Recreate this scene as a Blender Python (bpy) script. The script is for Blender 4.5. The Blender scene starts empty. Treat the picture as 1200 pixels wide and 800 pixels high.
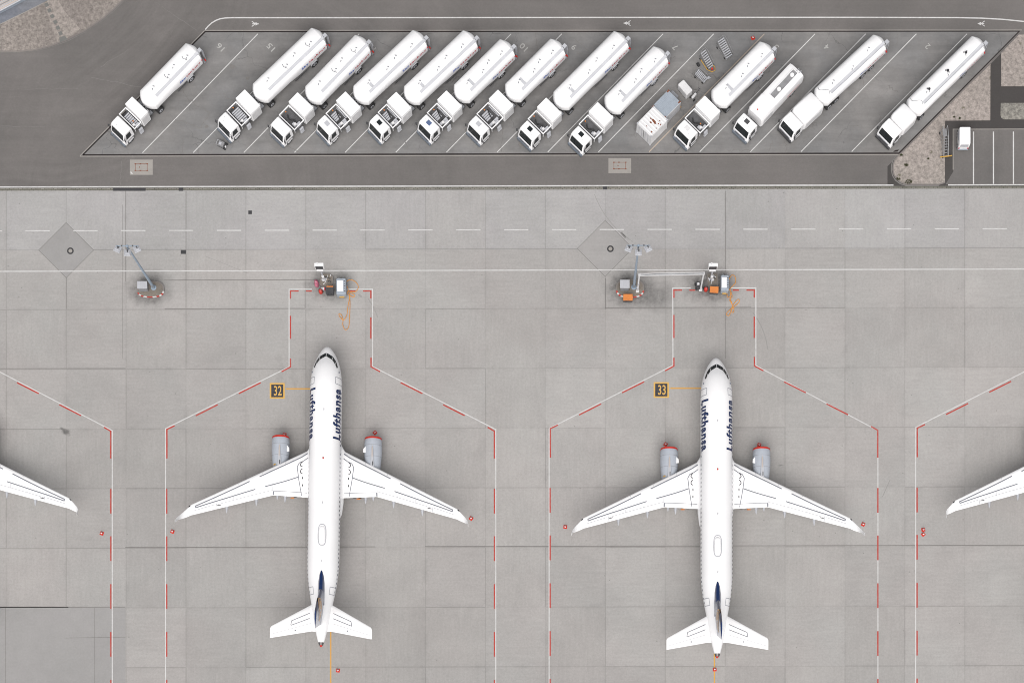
import bpy, bmesh, math, random
from mathutils import Vector, Matrix
R = math.radians
random.seed(7)
S = bpy.context.scene
C = S.collection

# ------------------------------------------------------------------ camera, world, sun
PPM = 9.35                 # pixels of the 1200 px photograph per metre of ground
CAMH = 265.0
NX, NY = 650.0, 1190.0     # where the plumb line under the camera meets the ground

def G(px, py, h=0.0):
    """photo pixel at height h -> world x, y"""
    k = h / (CAMH - h)
    gx = NX + (px - NX) / (1 + k)
    gy = NY + (py - NY) / (1 + k)
    return ((gx - 600) / PPM, (400 - gy) / PPM)

cam = bpy.data.cameras.new('camera')
camo = bpy.data.objects.new('camera', cam)
C.objects.link(camo)
S.camera = camo
camo.location = ((NX - 600) / PPM, (400 - NY) / PPM, CAMH)
cam.sensor_width = 36
cam.lens = 36 * CAMH * PPM / 1200
cam.shift_x = (600 - NX) / 1200
cam.shift_y = (NY - 400) / 1200
cam.clip_start = 1
cam.clip_end = 5000

SUN_EL, SUN_AZ = R(58), R(182)
world = bpy.data.worlds.new('World')
S.world = world
world.use_nodes = True
wn = world.node_tree
bg = wn.nodes['Background']
sky = wn.nodes.new('ShaderNodeTexSky')
sky.sky_type = 'NISHITA'
sky.sun_disc = False
sky.sun_elevation = SUN_EL
sky.sun_rotation = SUN_AZ
sky.dust_density = 4
hs = wn.nodes.new('ShaderNodeHueSaturation')
hs.inputs['Saturation'].default_value = 0.22
wn.links.new(sky.outputs[0], hs.inputs['Color'])
wn.links.new(hs.outputs[0], bg.inputs['Color'])
bg.inputs['Strength'].default_value = 0.055
sun = bpy.data.lights.new('sun', 'SUN')
sun.energy = 1.5
sun.angle = R(55)
sun.color = (1, 0.96, 0.92)
suno = bpy.data.objects.new('sun', sun)
C.objects.link(suno)
d = Vector((math.sin(SUN_AZ) * math.cos(SUN_EL), math.cos(SUN_AZ) * math.cos(SUN_EL), math.sin(SUN_EL)))
suno.rotation_euler = d.to_track_quat('Z', 'Y').to_euler()
suno.location = (0, 0, 100)

S.render.engine = 'CYCLES'
S.cycles.filter_width = 1.0
S.view_settings.view_transform = 'Standard'
S.view_settings.look = 'None'
S.view_settings.gamma = 1
S.view_settings.exposure = 1.02

# ------------------------------------------------------------------ materials
def newmat(name):
    m = bpy.data.materials.new(name)
    m.use_nodes = True
    return m, m.node_tree, m.node_tree.nodes['Principled BSDF']

class NT:
    def __init__(s, nt): s.nt = nt
    def n(s, t, **kw):
        nd = s.nt.nodes.new(t)
        for k, v in kw.items(): setattr(nd, k, v)
        return nd
    def link(s, a, b): s.nt.links.new(a, b)
    def put(s, sock, v):
        if hasattr(v, 'is_output') or isinstance(v, bpy.types.NodeSocket): s.link(v, sock)
        else: sock.default_value = v
    def math(s, op, a, b=0.0, c=None, clamp=False):
        nd = s.n('ShaderNodeMath', operation=op, use_clamp=clamp)
        s.put(nd.inputs[0], a); s.put(nd.inputs[1], b)
        if c is not None: s.put(nd.inputs[2], c)
        return nd.outputs[0]
    def noise(s, vec, scale, detail=3, rough=0.55, dist=0.0):
        nd = s.n('ShaderNodeTexNoise')
        if vec is not None: s.link(vec, nd.inputs['Vector'])
        nd.inputs['Scale'].default_value = scale
        nd.inputs['Detail'].default_value = detail
        nd.inputs['Roughness'].default_value = rough
        nd.inputs['Distortion'].default_value = dist
        return nd.outputs[0]
    def mapping(s, vec, scale=(1, 1, 1), loc=(0, 0, 0), rot=(0, 0, 0)):
        nd = s.n('ShaderNodeMapping')
        s.link(vec, nd.inputs[0])
        nd.inputs['Scale'].default_value = scale
        nd.inputs['Location'].default_value = loc
        nd.inputs['Rotation'].default_value = rot
        return nd.outputs[0]
    def rng(s, v, a, b, c, d, smooth=False):
        nd = s.n('ShaderNodeMapRange')
        if smooth: nd.interpolation_type = 'SMOOTHSTEP'
        s.put(nd.inputs[0], v)
        for i, x in enumerate((a, b, c, d)): nd.inputs[i + 1].default_value = x
        return nd.outputs[0]
    def scalecol(s, col, f):
        nd = s.n('ShaderNodeVectorMath', operation='SCALE')
        s.put(nd.inputs[0], col); s.put(nd.inputs['Scale'], f)
        return nd.outputs[0]
    def mix(s, f, a, b):
        nd = s.n('ShaderNodeMix', data_type='RGBA')
        s.put(nd.inputs[0], f); s.put(nd.inputs[6], a); s.put(nd.inputs[7], b)
        return nd.outputs[2]
    def pos(s):
        return s.n('ShaderNodeNewGeometry').outputs['Position']

def paint(name, col, rough=0.45, metal=0.0, dirt=0.06, scale=1.3, coat=0.0):
    m, nt, b = newmat(name)
    t = NT(nt)
    tc = t.n('ShaderNodeTexCoord').outputs['Object']
    n1 = t.noise(tc, scale, 5, 0.6)
    n2 = t.noise(t.mapping(tc, (9, 9, 2.0)), 1.0, 3, 0.6)
    f = t.math('ADD', t.rng(n1, 0.3, 0.7, 1 - dirt, 1 + dirt * 0.4), t.rng(n2, 0.35, 0.7, 0, -dirt * 0.6))
    t.link(t.scalecol(col[:3], f), b.inputs['Base Color'])
    b.inputs['Roughness'].default_value = rough
    b.inputs['Metallic'].default_value = metal
    if coat: b.inputs['Coat Weight'].default_value = coat
    return m

M = {}
M['white'] = paint('white_paint', (0.80, 0.80, 0.81), 0.35, dirt=0.035)
M['white2'] = paint('off_white_paint', (0.62, 0.62, 0.63), 0.5, dirt=0.10)
M['plane'] = paint('aircraft_white', (0.80, 0.80, 0.81), 0.28, dirt=0.02, scale=0.4)
M['lgrey'] = paint('light_grey_paint', (0.42, 0.43, 0.46), 0.5, dirt=0.1)
M['bumper'] = paint('bumper_blue_grey', (0.13, 0.15, 0.18), 0.5, dirt=0.15)
M['walk'] = paint('walkway_grey', (0.47, 0.48, 0.51), 0.6, dirt=0.1)
M['grey'] = paint('grey_paint', (0.24, 0.25, 0.27), 0.5, dirt=0.15)
M['nacelle'] = paint('nacelle_grey', (0.38, 0.41, 0.46), 0.38, dirt=0.08)
M['blue_grey'] = paint('blue_grey_paint', (0.30, 0.34, 0.39), 0.5, dirt=0.1)
M['polegrey'] = paint('pole_blue_grey', (0.25, 0.31, 0.38), 0.45, dirt=0.08)
M['dark'] = paint('dark_metal', (0.055, 0.055, 0.06), 0.6, dirt=0.3)
M['mid'] = paint('chassis_grey', (0.085, 0.085, 0.09), 0.6, dirt=0.3)
M['steel'] = paint('galvanised_steel', (0.32, 0.32, 0.33), 0.42, metal=0.35, dirt=0.2)
M['rubber'] = paint('tyre_rubber', (0.03, 0.03, 0.032), 0.85, dirt=0.3)
M['glass'] = paint('dark_glass', (0.012, 0.016, 0.018), 0.12, dirt=0.1)
M['glass_blue'] = paint('blue_skylight', (0.09, 0.13, 0.24), 0.2, dirt=0.1)
M['winglass'] = paint('cabin_window_glass', (0.22, 0.23, 0.26), 0.2, dirt=0.1)
M['navy'] = paint('navy_paint', (0.006, 0.022, 0.09), 0.22, dirt=0.05, coat=0.3)
M['lblue'] = paint('lettering_blue', (0.02, 0.09, 0.42), 0.4)
M['lred'] = paint('lettering_red', (0.48, 0.02, 0.05), 0.4)
M['crane'] = paint('emblem_yellow', (0.60, 0.36, 0.16), 0.4, dirt=0.05)
M['red'] = paint('red_plastic', (0.52, 0.028, 0.015), 0.5, dirt=0.1)
M['pink'] = paint('faded_pink_cover', (0.50, 0.15, 0.22), 0.7, dirt=0.2, scale=3)
M['orange'] = paint('orange_paint', (0.60, 0.20, 0.045), 0.5, dirt=0.15)
M['cable'] = paint('orange_cable', (0.58, 0.25, 0.05), 0.55)
M['yellow'] = paint('yellow_paint', (0.50, 0.29, 0.05), 0.5, dirt=0.1)
M['wood'] = paint('pale_wood', (0.36, 0.25, 0.14), 0.8, dirt=0.2, scale=4)
M['rust'] = paint('rusty_brown', (0.20, 0.06, 0.025), 0.8, dirt=0.3, scale=5)
M['seam'] = paint('panel_line', (0.15, 0.16, 0.19), 0.6)
M['seamlight'] = paint('faint_panel_line', (0.36, 0.37, 0.40), 0.6)
M['black'] = paint('black_paint', (0.02, 0.02, 0.025), 0.5)
M['exhaust'] = paint('exhaust_metal', (0.16, 0.15, 0.15), 0.35, metal=0.7)
M['beige'] = paint('beige_metal', (0.42, 0.37, 0.34), 0.5)

def line_paint(name, col, wear=0.35):
    """road paint, worn through in small patches"""
    m, nt, b = newmat(name)
    t = NT(nt)
    p = t.pos()
    w = t.noise(p, 2.2, 6, 0.7)
    w2 = t.noise(p, 0.25, 2, 0.5)
    f = t.rng(t.math('ADD', w, t.math('MULTIPLY', w2, 0.35)), 0.56, 0.86, 0.0, wear, True)
    t.link(t.mix(f, (*col, 1), (0.28, 0.27, 0.26, 1)), b.inputs['Base Color'])
    b.inputs['Roughness'].default_value = 0.7
    return m
M['linew'] = line_paint('white_line_paint', (0.52, 0.52, 0.52))
M['liner'] = line_paint('red_line_paint', (0.38, 0.030, 0.018), 0.2)
M['liney'] = line_paint('yellow_line_paint', (0.56, 0.29, 0.045), 0.15)
M['liney2'] = line_paint('numeral_yellow_paint', (0.56, 0.33, 0.07), 0.15)
M['linek'] = line_paint('black_panel_paint', (0.022, 0.024, 0.034), 0.1)
M['faded'] = line_paint('faded_white_paint', (0.38, 0.38, 0.37), 0.9)
M['dirtyline'] = line_paint('dirty_line_paint', (0.38, 0.31, 0.25), 0.5)

JX = (7.4 - 600) / PPM
SX = 70.2 / PPM
JY = (400 - 223.2) / PPM
SY = 69.85 / PPM
SL = 0.0022

def apron_material():
    m, nt, b = newmat('apron_concrete')
    t = NT(nt)
    p = t.pos()
    sp = t.n('ShaderNodeSeparateXYZ'); t.link(p, sp.inputs[0])
    X, Y = sp.outputs[0], sp.outputs[1]
    u = t.math('DIVIDE', t.math('SUBTRACT', X, JX), SX)
    y2 = t.math('SUBTRACT', Y, t.math('MULTIPLY', t.math('ADD', X, 600 / PPM), SL))
    v = t.math('DIVIDE', t.math('SUBTRACT', JY, y2), SY)
    def white(a, bb, w=0.0):
        cx = t.n('ShaderNodeCombineXYZ')
        t.put(cx.inputs[0], a); t.put(cx.inputs[1], bb); cx.inputs[2].default_value = w
        wn_ = t.n('ShaderNodeTexWhiteNoise', noise_dimensions='3D')
        t.link(cx.outputs[0], wn_.inputs[0])
        return wn_.outputs[0]
    fu, fv = t.math('FLOOR', u), t.math('FLOOR', v)
    cell = white(t.math('ADD', fu, 0.5), t.math('ADD', fv, 0.5))
    row = white(2.5, t.math('ADD', fv, 0.5), 3.3)
    cell2 = white(t.math('ADD', fu, 0.5), t.math('ADD', fv, 0.5), 9.1)
    # distance to the joint in metres
    ru, rv = t.math('ROUND', u), t.math('ROUND', v)
    wob = t.math('MULTIPLY', t.math('SUBTRACT', t.noise(p, 1.2, 4), 0.5), 0.05)
    du = t.math('MULTIPLY', t.math('ABSOLUTE', t.math('SUBTRACT', u, ru)), SX)
    dv = t.math('MULTIPLY', t.math('ABSOLUTE', t.math('SUBTRACT', v, rv)), SY)
    du = t.math('ADD', du, t.math('ABSOLUTE', wob)); dv = t.math('ADD', dv, t.math('ABSOLUTE', wob))
    su = t.math('MULTIPLY', t.rng(du, 0.025, 0.085, 1, 0), t.rng(white(ru, fv, 1.7), 0, 1, 0.06, 0.32))
    sv = t.math('MULTIPLY', t.rng(dv, 0.025, 0.085, 1, 0), t.rng(white(fu, rv, 5.7), 0, 1, 0.06, 0.40))
    joint = t.math('MAXIMUM', su, sv)
    # grime creeping out of the joints
    gr = t.math('MULTIPLY', t.rng(t.math('MINIMUM', du, dv), 0.0, 0.6, 1, 0, True), t.rng(t.noise(p, 0.5, 4), 0.45, 0.7, 0, 0.09))
    # brushed finish along one direction or the other, per slab
    sA = t.noise(t.mapping(p, (0.25, 2.6, 1)), 1.0, 5, 0.7)
    sB = t.noise(t.mapping(p, (2.6, 0.25, 1)), 1.0, 5, 0.7)
    tex = t.n('ShaderNodeMix', data_type='FLOAT')
    t.put(tex.inputs[0], t.math('GREATER_THAN', cell2, 0.5)); t.put(tex.inputs[2], sA); t.put(tex.inputs[3], sB)
    fine = t.noise(p, 3.4, 4, 0.85)
    big = t.noise(p, 0.03, 3, 0.5)
    med = t.noise(p, 0.22, 6, 0.65, 0.6)
    f = t.rng(cell, 0, 1, 0.955, 1.045)
    f = t.math('MULTIPLY', f, t.rng(row, 0, 1, 0.985, 1.015))
    f = t.math('MULTIPLY', f, t.rng(tex.outputs[0], 0.3, 0.7, 0.955, 1.045))
    f = t.math('MULTIPLY', f, t.rng(fine, 0.25, 0.75, 0.87, 1.13))
    f = t.math('MULTIPLY', f, t.rng(big, 0.35, 0.65, 0.95, 1.05))
    f = t.math('MULTIPLY', f, t.rng(med, 0.3, 0.7, 0.93, 1.05))
    # small dark specks
    vo = t.n('ShaderNodeTexVoronoi'); t.link(p, vo.inputs['Vector']); vo.inputs['Scale'].default_value = 0.9
    spk = t.math('MULTIPLY', t.rng(vo.outputs['Distance'], 0.03, 0.09, 0.35, 0), t.math('GREATER_THAN', t.noise(p, 0.35, 2), 0.56))
    f = t.math('MULTIPLY', f, t.math('SUBTRACT', 1, spk))
    f = t.math('MULTIPLY', f, t.math('SUBTRACT', 1, gr))
    # spilled oil and soot round the islands of equipment; faint darker ovals under airliners
    spots = [((176, 338), (30, 24), 0.66), ((738, 338), (31, 26), 0.70), ((770, 348), (26, 20), 0.45), ((388, 334), (34, 23), 0.58),
             ((835, 334), (36, 25), 0.68), ((250, 330), (60, 9), 0.05), ((383, 600), (40, 160), 0.05), ((836, 600), (40, 160), 0.05),
             ((76, 506), (4.5, 5), 0.6), ((410, 770), (30, 60), 0.03), ((328, 434), (5, 24), 0.09), ((345, 445), (5, 20), 0.10),
             ((805, 446), (14, 10), 0.08), ((840, 375), (40, 25), 0.10), ((915, 544), (3, 2.5), 0.4), ((545, 740), (60, 14), 0.03)]
    wv = t.n('ShaderNodeVectorMath', operation='ADD')
    nz = t.n('ShaderNodeTexNoise'); t.link(p, nz.inputs['Vector']); nz.inputs['Scale'].default_value = 0.8; nz.inputs['Detail'].default_value = 5
    wob2 = t.n('ShaderNodeVectorMath', operation='MULTIPLY_ADD')
    t.link(nz.outputs['Color'], wob2.inputs[0]); wob2.inputs[1].default_value = (2.0, 2.0, 0); wob2.inputs[2].default_value = (-1.0, -1.0, 0)
    t.link(p, wv.inputs[0]); t.link(wob2.outputs[0], wv.inputs[1])
    stn = t.noise(p, 1.6, 6, 0.75)
    for (cx_, cy_), (rx, ry), st in spots:
        gx, gy = G(cx_, cy_)
        mp = t.n('ShaderNodeMapping'); mp.vector_type = 'POINT'
        t.link(wv.outputs[0], mp.inputs[0])
        mp.inputs['Location'].default_value = (-gx / (rx / PPM), -gy / (ry / PPM), 0)
        mp.inputs['Scale'].default_value = (PPM / rx, PPM / ry, 0)
        ln = t.n('ShaderNodeVectorMath', operation='LENGTH'); t.link(mp.outputs[0], ln.inputs[0])
        k = t.math('MULTIPLY', t.rng(ln.outputs['Value'], 0.25, 1.15, st, 0, True), t.rng(stn, 0.3, 0.6, 0.45, 1.1))
        f = t.math('MULTIPLY', f, t.math('SUBTRACT', 1, k))
    # the roadway strip is a little bluer and paler, the stands browner
    zone = t.rng(v, 1.0, 1.02, 0, 1)
    base = t.mix(zone, (0.313, 0.306, 0.306, 1), (0.305, 0.292, 0.284, 1))
    hue = t.mix(t.rng(t.noise(p, 0.08, 3), 0.4, 0.62, 0, 0.5), base, (0.30, 0.30, 0.292, 1))
    hue = t.mix(t.math('MULTIPLY', t.math('GREATER_THAN', cell2, 0.72), 0.35), hue, (0.288, 0.278, 0.268, 1))
    col = t.scalecol(hue, f)
    col = t.mix(joint, col, (0.085, 0.08, 0.078, 1))
    t.link(col, b.inputs['Base Color'])
    b.inputs['Roughness'].default_value = 0.85
    bp = t.n('ShaderNodeBump'); bp.inputs['Strength'].default_value = 0.15; bp.inputs['Distance'].default_value = 0.02
    t.link(fine, bp.inputs['Height']); t.link(bp.outputs[0], b.inputs['Normal'])
    return m

def surface(name, col, alt, fine_amt=0.08, crack=0.0, streak=None, big=0.08, speck=0.0, fscale=3.6, swirl=()):
    m, nt, b = newmat(name)
    t = NT(nt)
    p = t.pos()
    f = t.rng(t.noise(p, fscale, 4, 0.8), 0.25, 0.75, 1 - fine_amt, 1 + fine_amt)
    f = t.math('MULTIPLY', f, t.rng(t.noise(p, 0.07, 4, 0.6, 0.8), 0.3, 0.7, 1 - big, 1 + big))
    f = t.math('MULTIPLY', f, t.rng(t.noise(p, 0.6, 5, 0.7), 0.3, 0.7, 0.96, 1.04))
    if streak:
        for sc, rot, amt in streak:
            n_ = t.noise(t.mapping(p, sc, rot=(0, 0, rot)), 1.0, 5, 0.65, 0.5)
            f = t.math('MULTIPLY', f, t.rng(n_, 0.32, 0.68, 1 - amt, 1 + amt))
    for (qx, qy, r0, r1, amt) in swirl:      # tyre tracks bending round a centre
        sx, sy = G(qx, qy)
        sub = t.n('ShaderNodeVectorMath', operation='SUBTRACT'); t.link(p, sub.inputs[0]); sub.inputs[1].default_value = (sx, sy, 0)
        ln = t.n('ShaderNodeVectorMath', operation='LENGTH'); t.link(sub.outputs[0], ln.inputs[0]); rad = ln.outputs['Value']
        cx = t.n('ShaderNodeCombineXYZ'); t.link(t.math('ADD', rad, t.math('MULTIPLY', t.noise(p, 0.05, 2), 6.0)), cx.inputs[0])
        n_ = t.noise(cx.outputs[0], 0.9, 4, 0.7)
        msk = t.math('MULTIPLY', t.rng(rad, r0 / PPM, (r0 + 25) / PPM, 0, 1, True), t.rng(rad, (r1 - 60) / PPM, r1 / PPM, 1, 0, True))
        msk = t.math('MULTIPLY', msk, t.rng(t.noise(p, 0.09, 3), 0.38, 0.62, 0.25, 1))
        f = t.math('MULTIPLY', f, t.math('ADD', 1, t.math('MULTIPLY', msk, t.rng(n_, 0.3, 0.7, -amt, amt))))
    c = t.mix(t.rng(t.noise(p, 0.12, 4, 0.6), 0.4, 0.65, 0, 1), (*col, 1), (*alt, 1))
    c = t.scalecol(c, f)
    if crack:
        wv = t.n('ShaderNodeVectorMath', operation='MULTIPLY_ADD')
        nz = t.n('ShaderNodeTexNoise'); t.link(p, nz.inputs['Vector']); nz.inputs['Scale'].default_value = 0.6; nz.inputs['Detail'].default_value = 6
        t.link(nz.outputs['Color'], wv.inputs[0]); wv.inputs[1].default_value = (2.4, 2.4, 0); t.link(p, wv.inputs[2])
        vo = t.n('ShaderNodeTexVoronoi', feature='DISTANCE_TO_EDGE'); t.link(wv.outputs[0], vo.inputs['Vector']); vo.inputs['Scale'].default_value = 0.20
        k = t.math('MULTIPLY', t.rng(vo.outputs[0], 0.002, 0.009, crack, 0), t.rng(t.noise(p, 0.17, 3), 0.50, 0.60, 0, 1))
        c = t.mix(k, c, (0.05, 0.05, 0.05, 1))
    if speck:
        vo = t.n('ShaderNodeTexVoronoi'); t.link(p, vo.inputs['Vector']); vo.inputs['Scale'].default_value = 0.75
        k = t.math('MULTIPLY', t.rng(vo.outputs['Distance'], 0.08, 0.20, speck, 0), t.math('GREATER_THAN', t.noise(p, 0.9, 3), 0.52))
        c = t.mix(k, c, (0.09, 0.085, 0.05, 1))
    t.link(c, b.inputs['Base Color'])
    b.inputs['Roughness'].default_value = 0.88
    bp = t.n('ShaderNodeBump'); bp.inputs['Strength'].default_value = 0.25; bp.inputs['Distance'].default_value = 0.03
    t.link(t.noise(p, fscale, 4, 0.8), bp.inputs['Height']); t.link(bp.outputs[0], b.inputs['Normal'])
    return m

M['apron'] = apron_material()
M['asphalt'] = surface('worn_asphalt', (.131, .122, .118), (.120, .113, .109), 0.09, 0.0,
                       [((0.04, 1.0, 1), 0.0, 0.02), ((0.05, 0.9, 1), R(-38), 0.03)], 0.09, swirl=((20, -60, 130, 330, 0.11), (250, 230, 40, 330, 0.07), (760, -120, 80, 330, 0.05)))
M['asphalt_dark'] = surface('dark_asphalt', (.046, .042, .041), (.052, .048, .046), 0.10, 0.0, None, 0.08)
M['asphalt_car'] = surface('car_park_asphalt', (0.128, 0.12, 0.116), (0.115, 0.109, 0.106), 0.10, 0.0, [((0.8, 0.12, 1), 0, 0.05)], 0.08)
M['bay'] = surface('truck_bay_concrete', (0.178, 0.173, 0.17), (0.158, 0.158, 0.16), 0.07, 0.45, [((0.07, 0.6, 1), R(-45), 0.12), ((0.9, 0.9, 1), 0, 0.06), ((0.25, 0.35, 1), R(-30), 0.08)], 0.14)
M['gravel'] = surface('pale_gravel', (0.275, 0.243, 0.224), (0.25, 0.225, 0.205), 0.55, 0, None, 0.06, 0.75, 2.6)
M['gravel2'] = surface('brown_gravel', (0.215, 0.192, 0.175), (0.195, 0.172, 0.16), 0.60, 0, None, 0.12, 0.0, 2.4)
M['gravel3'] = surface('grey_gravel', (0.2, 0.19, 0.17), (0.17, 0.165, 0.15), 0.75, 0, None, 0.1, 0.6, 2.4)
M['slab'] = surface('grey_slab', (0.15, 0.15, 0.142), (0.14, 0.14, 0.135), 0.08)
M['plate'] = surface('pale_concrete_plate', (0.272, 0.257, 0.24), (0.25, 0.238, 0.224), 0.07)
M['kerb'] = surface('kerb_concrete', (0.185, 0.168, 0.158), (0.165, 0.15, 0.145), 0.08)
M['slot'] = surface('slot_drain_dark', (0.018, 0.012, 0.012), (0.015, 0.012, 0.012), 0.15)
M['grate'] = surface('drain_grate_dark', (0.035, 0.034, 0.037), (0.04, 0.04, 0.043), 0.15)
M['diamond'] = surface('older_concrete', (0.262, 0.256, 0.254), (0.25, 0.246, 0.243), 0.07, 0, None, 0.05)
M['island'] = surface('stony_island', (0.17, 0.148, 0.125), (0.13, 0.118, 0.105), 0.25, 0, None, 0.15, 0.0, 5.0)
M['pave_blue'] = surface('blue_grey_paving', (0.135, 0.145, 0.17), (0.18, 0.185, 0.2), 0.18, 0, [((0.1, 1.6, 1), R(27), 0.15)], 0.15, 0, 3)
M['patch'] = surface('patched_concrete', (0.285, 0.277, 0.272), (0.272, 0.267, 0.263), 0.07, 0, [((0.1, 1.5, 1), 0, 0.04)], 0.05)
M['skid'] = surface('tyre_rubber_mark', (0.235, 0.228, 0.222), (0.25, 0.243, 0.238), 0.1)
M['crackline'] = surface('dark_joint', (.145, .139, .134), (.165, .158, .152), 0.15)
M['tuft'] = surface('weed_green', (0.045, 0.055, 0.02), (0.07, 0.07, 0.035), 0.3)

def brick_mat():
    m, nt, b = newmat('channel_pavers')
    t = NT(nt); p = t.pos()
    br = t.n('ShaderNodeTexBrick'); t.link(p, br.inputs[0])
    br.inputs['Color1'].default_value = (0.21, 0.20, 0.18, 1); br.inputs['Color2'].default_value = (0.16, 0.155, 0.135, 1)
    br.inputs['Mortar'].default_value = (0.07, 0.07, 0.055, 1); br.inputs['Scale'].default_value = 1
    br.inputs['Brick Width'].default_value = 0.55; br.inputs['Row Height'].default_value = 0.19; br.inputs['Mortar Size'].default_value = 0.03
    t.link(t.scalecol(br.outputs[0], t.rng(t.noise(p, 0.5, 4), 0.3, 0.7, 0.8, 1.15)), b.inputs['Base Color'])
    b.inputs['Roughness'].default_value = 0.9
    return m
M['brick'] = brick_mat()

# ------------------------------------------------------------------ mesh builder
class MB:
    def __init__(s): s.v = []; s.f = []; s.m = []
    def add(s, vs, fs, mi=0):
        o = len(s.v); s.v += [tuple(a) for a in vs]
        for f in fs: s.f.append([o + i for i in f]); s.m.append(mi)
        return s
    def box(s, c, d, rz=0.0, mi=0, ch=0.0, top=1.0):
        """centre, full size, optional plan chamfer and a smaller top"""
        x, y, z = d[0] / 2, d[1] / 2, d[2] / 2
        if ch > 0:
            P = [(x, y - ch), (x - ch, y), (-x + ch, y), (-x, y - ch), (-x, -y + ch), (-x + ch, -y), (x - ch, -y), (x, -y + ch)]
        else: P = [(x, y), (-x, y), (-x, -y), (x, -y)]
        n = len(P); cs, sn = math.cos(rz), math.sin(rz)
        vs = []
        if ch > 0:
            lv = [(-z, 1.0), (z - ch, 1.0), (z, None)]
        else: lv = [(-z, 1.0), (z, top)]
        for zz, k in lv:
            for a, b2 in P:
                if k is None: a2 = a - math.copysign(min(ch, abs(a)), a) * 0.7; b3 = b2 - math.copysign(min(ch, abs(b2)), b2) * 0.7
                else: a2, b3 = a * k, b2 * k
                vs.append((c[0] + a2 * cs - b3 * sn, c[1] + a2 * sn + b3 * cs, c[2] + zz))
        L = len(lv)
        fs = [list(range(n))[::-1], list(range((L - 1) * n, L * n))]
        for l in range(L - 1):
            for i in range(n):
                j = (i + 1) % n
                fs.append([l * n + i, l * n + j, (l + 1) * n + j, (l + 1) * n + i])
        return s.add(vs, fs, mi)
    def prism(s, poly, z0, z1, mi=0):
        n = len(poly)
        a = sum(poly[i][0] * poly[(i + 1) % n][1] - poly[(i + 1) % n][0] * poly[i][1] for i in range(n))
        if a < 0: poly = poly[::-1]
        vs = [(x, y, z0) for x, y in poly] + [(x, y, z1) for x, y in poly]
        fs = [list(range(n))[::-1], list(range(n, 2 * n))] + [[i, (i + 1) % n, n + (i + 1) % n, n + i] for i in range(n)]
        return s.add(vs, fs, mi)
    def sheet(s, poly, z, mi=0):
        n = len(poly)
        a = sum(poly[i][0] * poly[(i + 1) % n][1] - poly[(i + 1) % n][0] * poly[i][1] for i in range(n))
        if a < 0: poly = poly[::-1]
        return s.add([(x, y, z) for x, y in poly], [list(range(n))], mi)
    def side(s, poly, y0, y1, mi=0, inset=0.0, zin=None):
        """profile in x,z extruded across y; verts above zin pulled in by inset"""
        n = len(poly)
        vs = []
        for yy, sg in ((y0, 1), (y1, -1)):
            for x, z in poly:
                vs.append((x, yy + (sg * inset if zin is not None and z > zin else 0), z))
        fs = [list(range(n)), list(range(n, 2 * n))[::-1]] + [[i, n + i, n + (i + 1) % n, (i + 1) % n] for i in range(n)]
        return s.add(vs, fs, mi)
    def loft(s, rings, mi=0, caps=True):
        n = len(rings[0]); vs = [p for r in rings for p in r]; fs = []
        for l in range(len(rings) - 1):
            for i in range(n):
                j = (i + 1) % n
                fs.append([l * n + i, l * n + j, (l + 1) * n + j, (l + 1) * n + i])
        if caps: fs += [list(range(n))[::-1], list(range((len(rings) - 1) * n, len(rings) * n))]
        return s.add(vs, fs, mi)
    def tube(s, pts, r, n=6, mi=0, r1=None):
        pts = [Vector(p) for p in pts]; rings = []
        for i, p in enumerate(pts):
            a = pts[max(i - 1, 0)]; b2 = pts[min(i + 1, len(pts) - 1)]
            t = (b2 - a).normalized()
            up = Vector((0, 0, 1)) if abs(t.z) < 0.95 else Vector((1, 0, 0))
            e1 = t.cross(up).normalized(); e2 = t.cross(e1)
            rr = r if r1 is None else r + (r1 - r) * i / max(1, len(pts) - 1)
            rings.append([p + (e1 * math.cos(2 * math.pi * k / n) + e2 * math.sin(2 * math.pi * k / n)) * rr for k in range(n)])
        return s.loft(rings, mi)
    def cyl(s, a, b2, r, n=12, mi=0, r1=None): return s.tube([a, b2], r, n, mi, r1)
    def strip(s, pts, w, z, mi=0):
        """flat painted line along a polyline"""
        P = [Vector((p[0], p[1])) for p in pts]; L = []; Rr = []
        for i, p in enumerate(P):
            t1 = (p - P[i - 1]).normalized() if i else (P[1] - p).normalized()
            t2 = (P[i + 1] - p).normalized() if i < len(P) - 1 else t1
            t = t1 + t2
            t = t.normalized() if t.length > 1e-4 else t1
            nrm = Vector((-t.y, t.x)); k = 1 / max(0.5, abs(t1.dot(t)))
            L.append(p + nrm * w / 2 * k); Rr.append(p - nrm * w / 2 * k)
        n = len(P)
        vs = [(q.x, q.y, z) for q in L] + [(q.x, q.y, z) for q in Rr]
        return s.add(vs, [[n + i, n + i + 1, i + 1, i] for i in range(n - 1)], mi)
    def build(s, name, mats, parent=None, smooth=False, loc=None):
        me = bpy.data.meshes.new(name)
        me.from_pydata(s.v, [], s.f)
        if not isinstance(mats, (list, tuple)): mats = [mats]
        for m in mats: me.materials.append(M[m] if isinstance(m, str) else m)
        for p, mi in zip(me.polygons, s.m): p.material_index = mi
        bm = bmesh.new(); bm.from_mesh(me)
        bmesh.ops.recalc_face_normals(bm, faces=bm.faces) if smooth != 'keep' else None
        bm.to_mesh(me); bm.free()
        if smooth and smooth != 'keep':
            for p in me.polygons: p.use_smooth = True
            me.set_sharp_from_angle(angle=R(38))
        me.update()
        o = bpy.data.objects.new(name, me)
        C.objects.link(o)
        if parent is not None: o.parent = parent
        if loc is not None: o.location = loc
        return o

def tag(o, label=None, cat=None, group=None, kind=None):
    if label: o['label'] = label
    if cat: o['category'] = cat
    if group: o['group'] = group
    if kind: o['kind'] = kind
    return o

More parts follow.
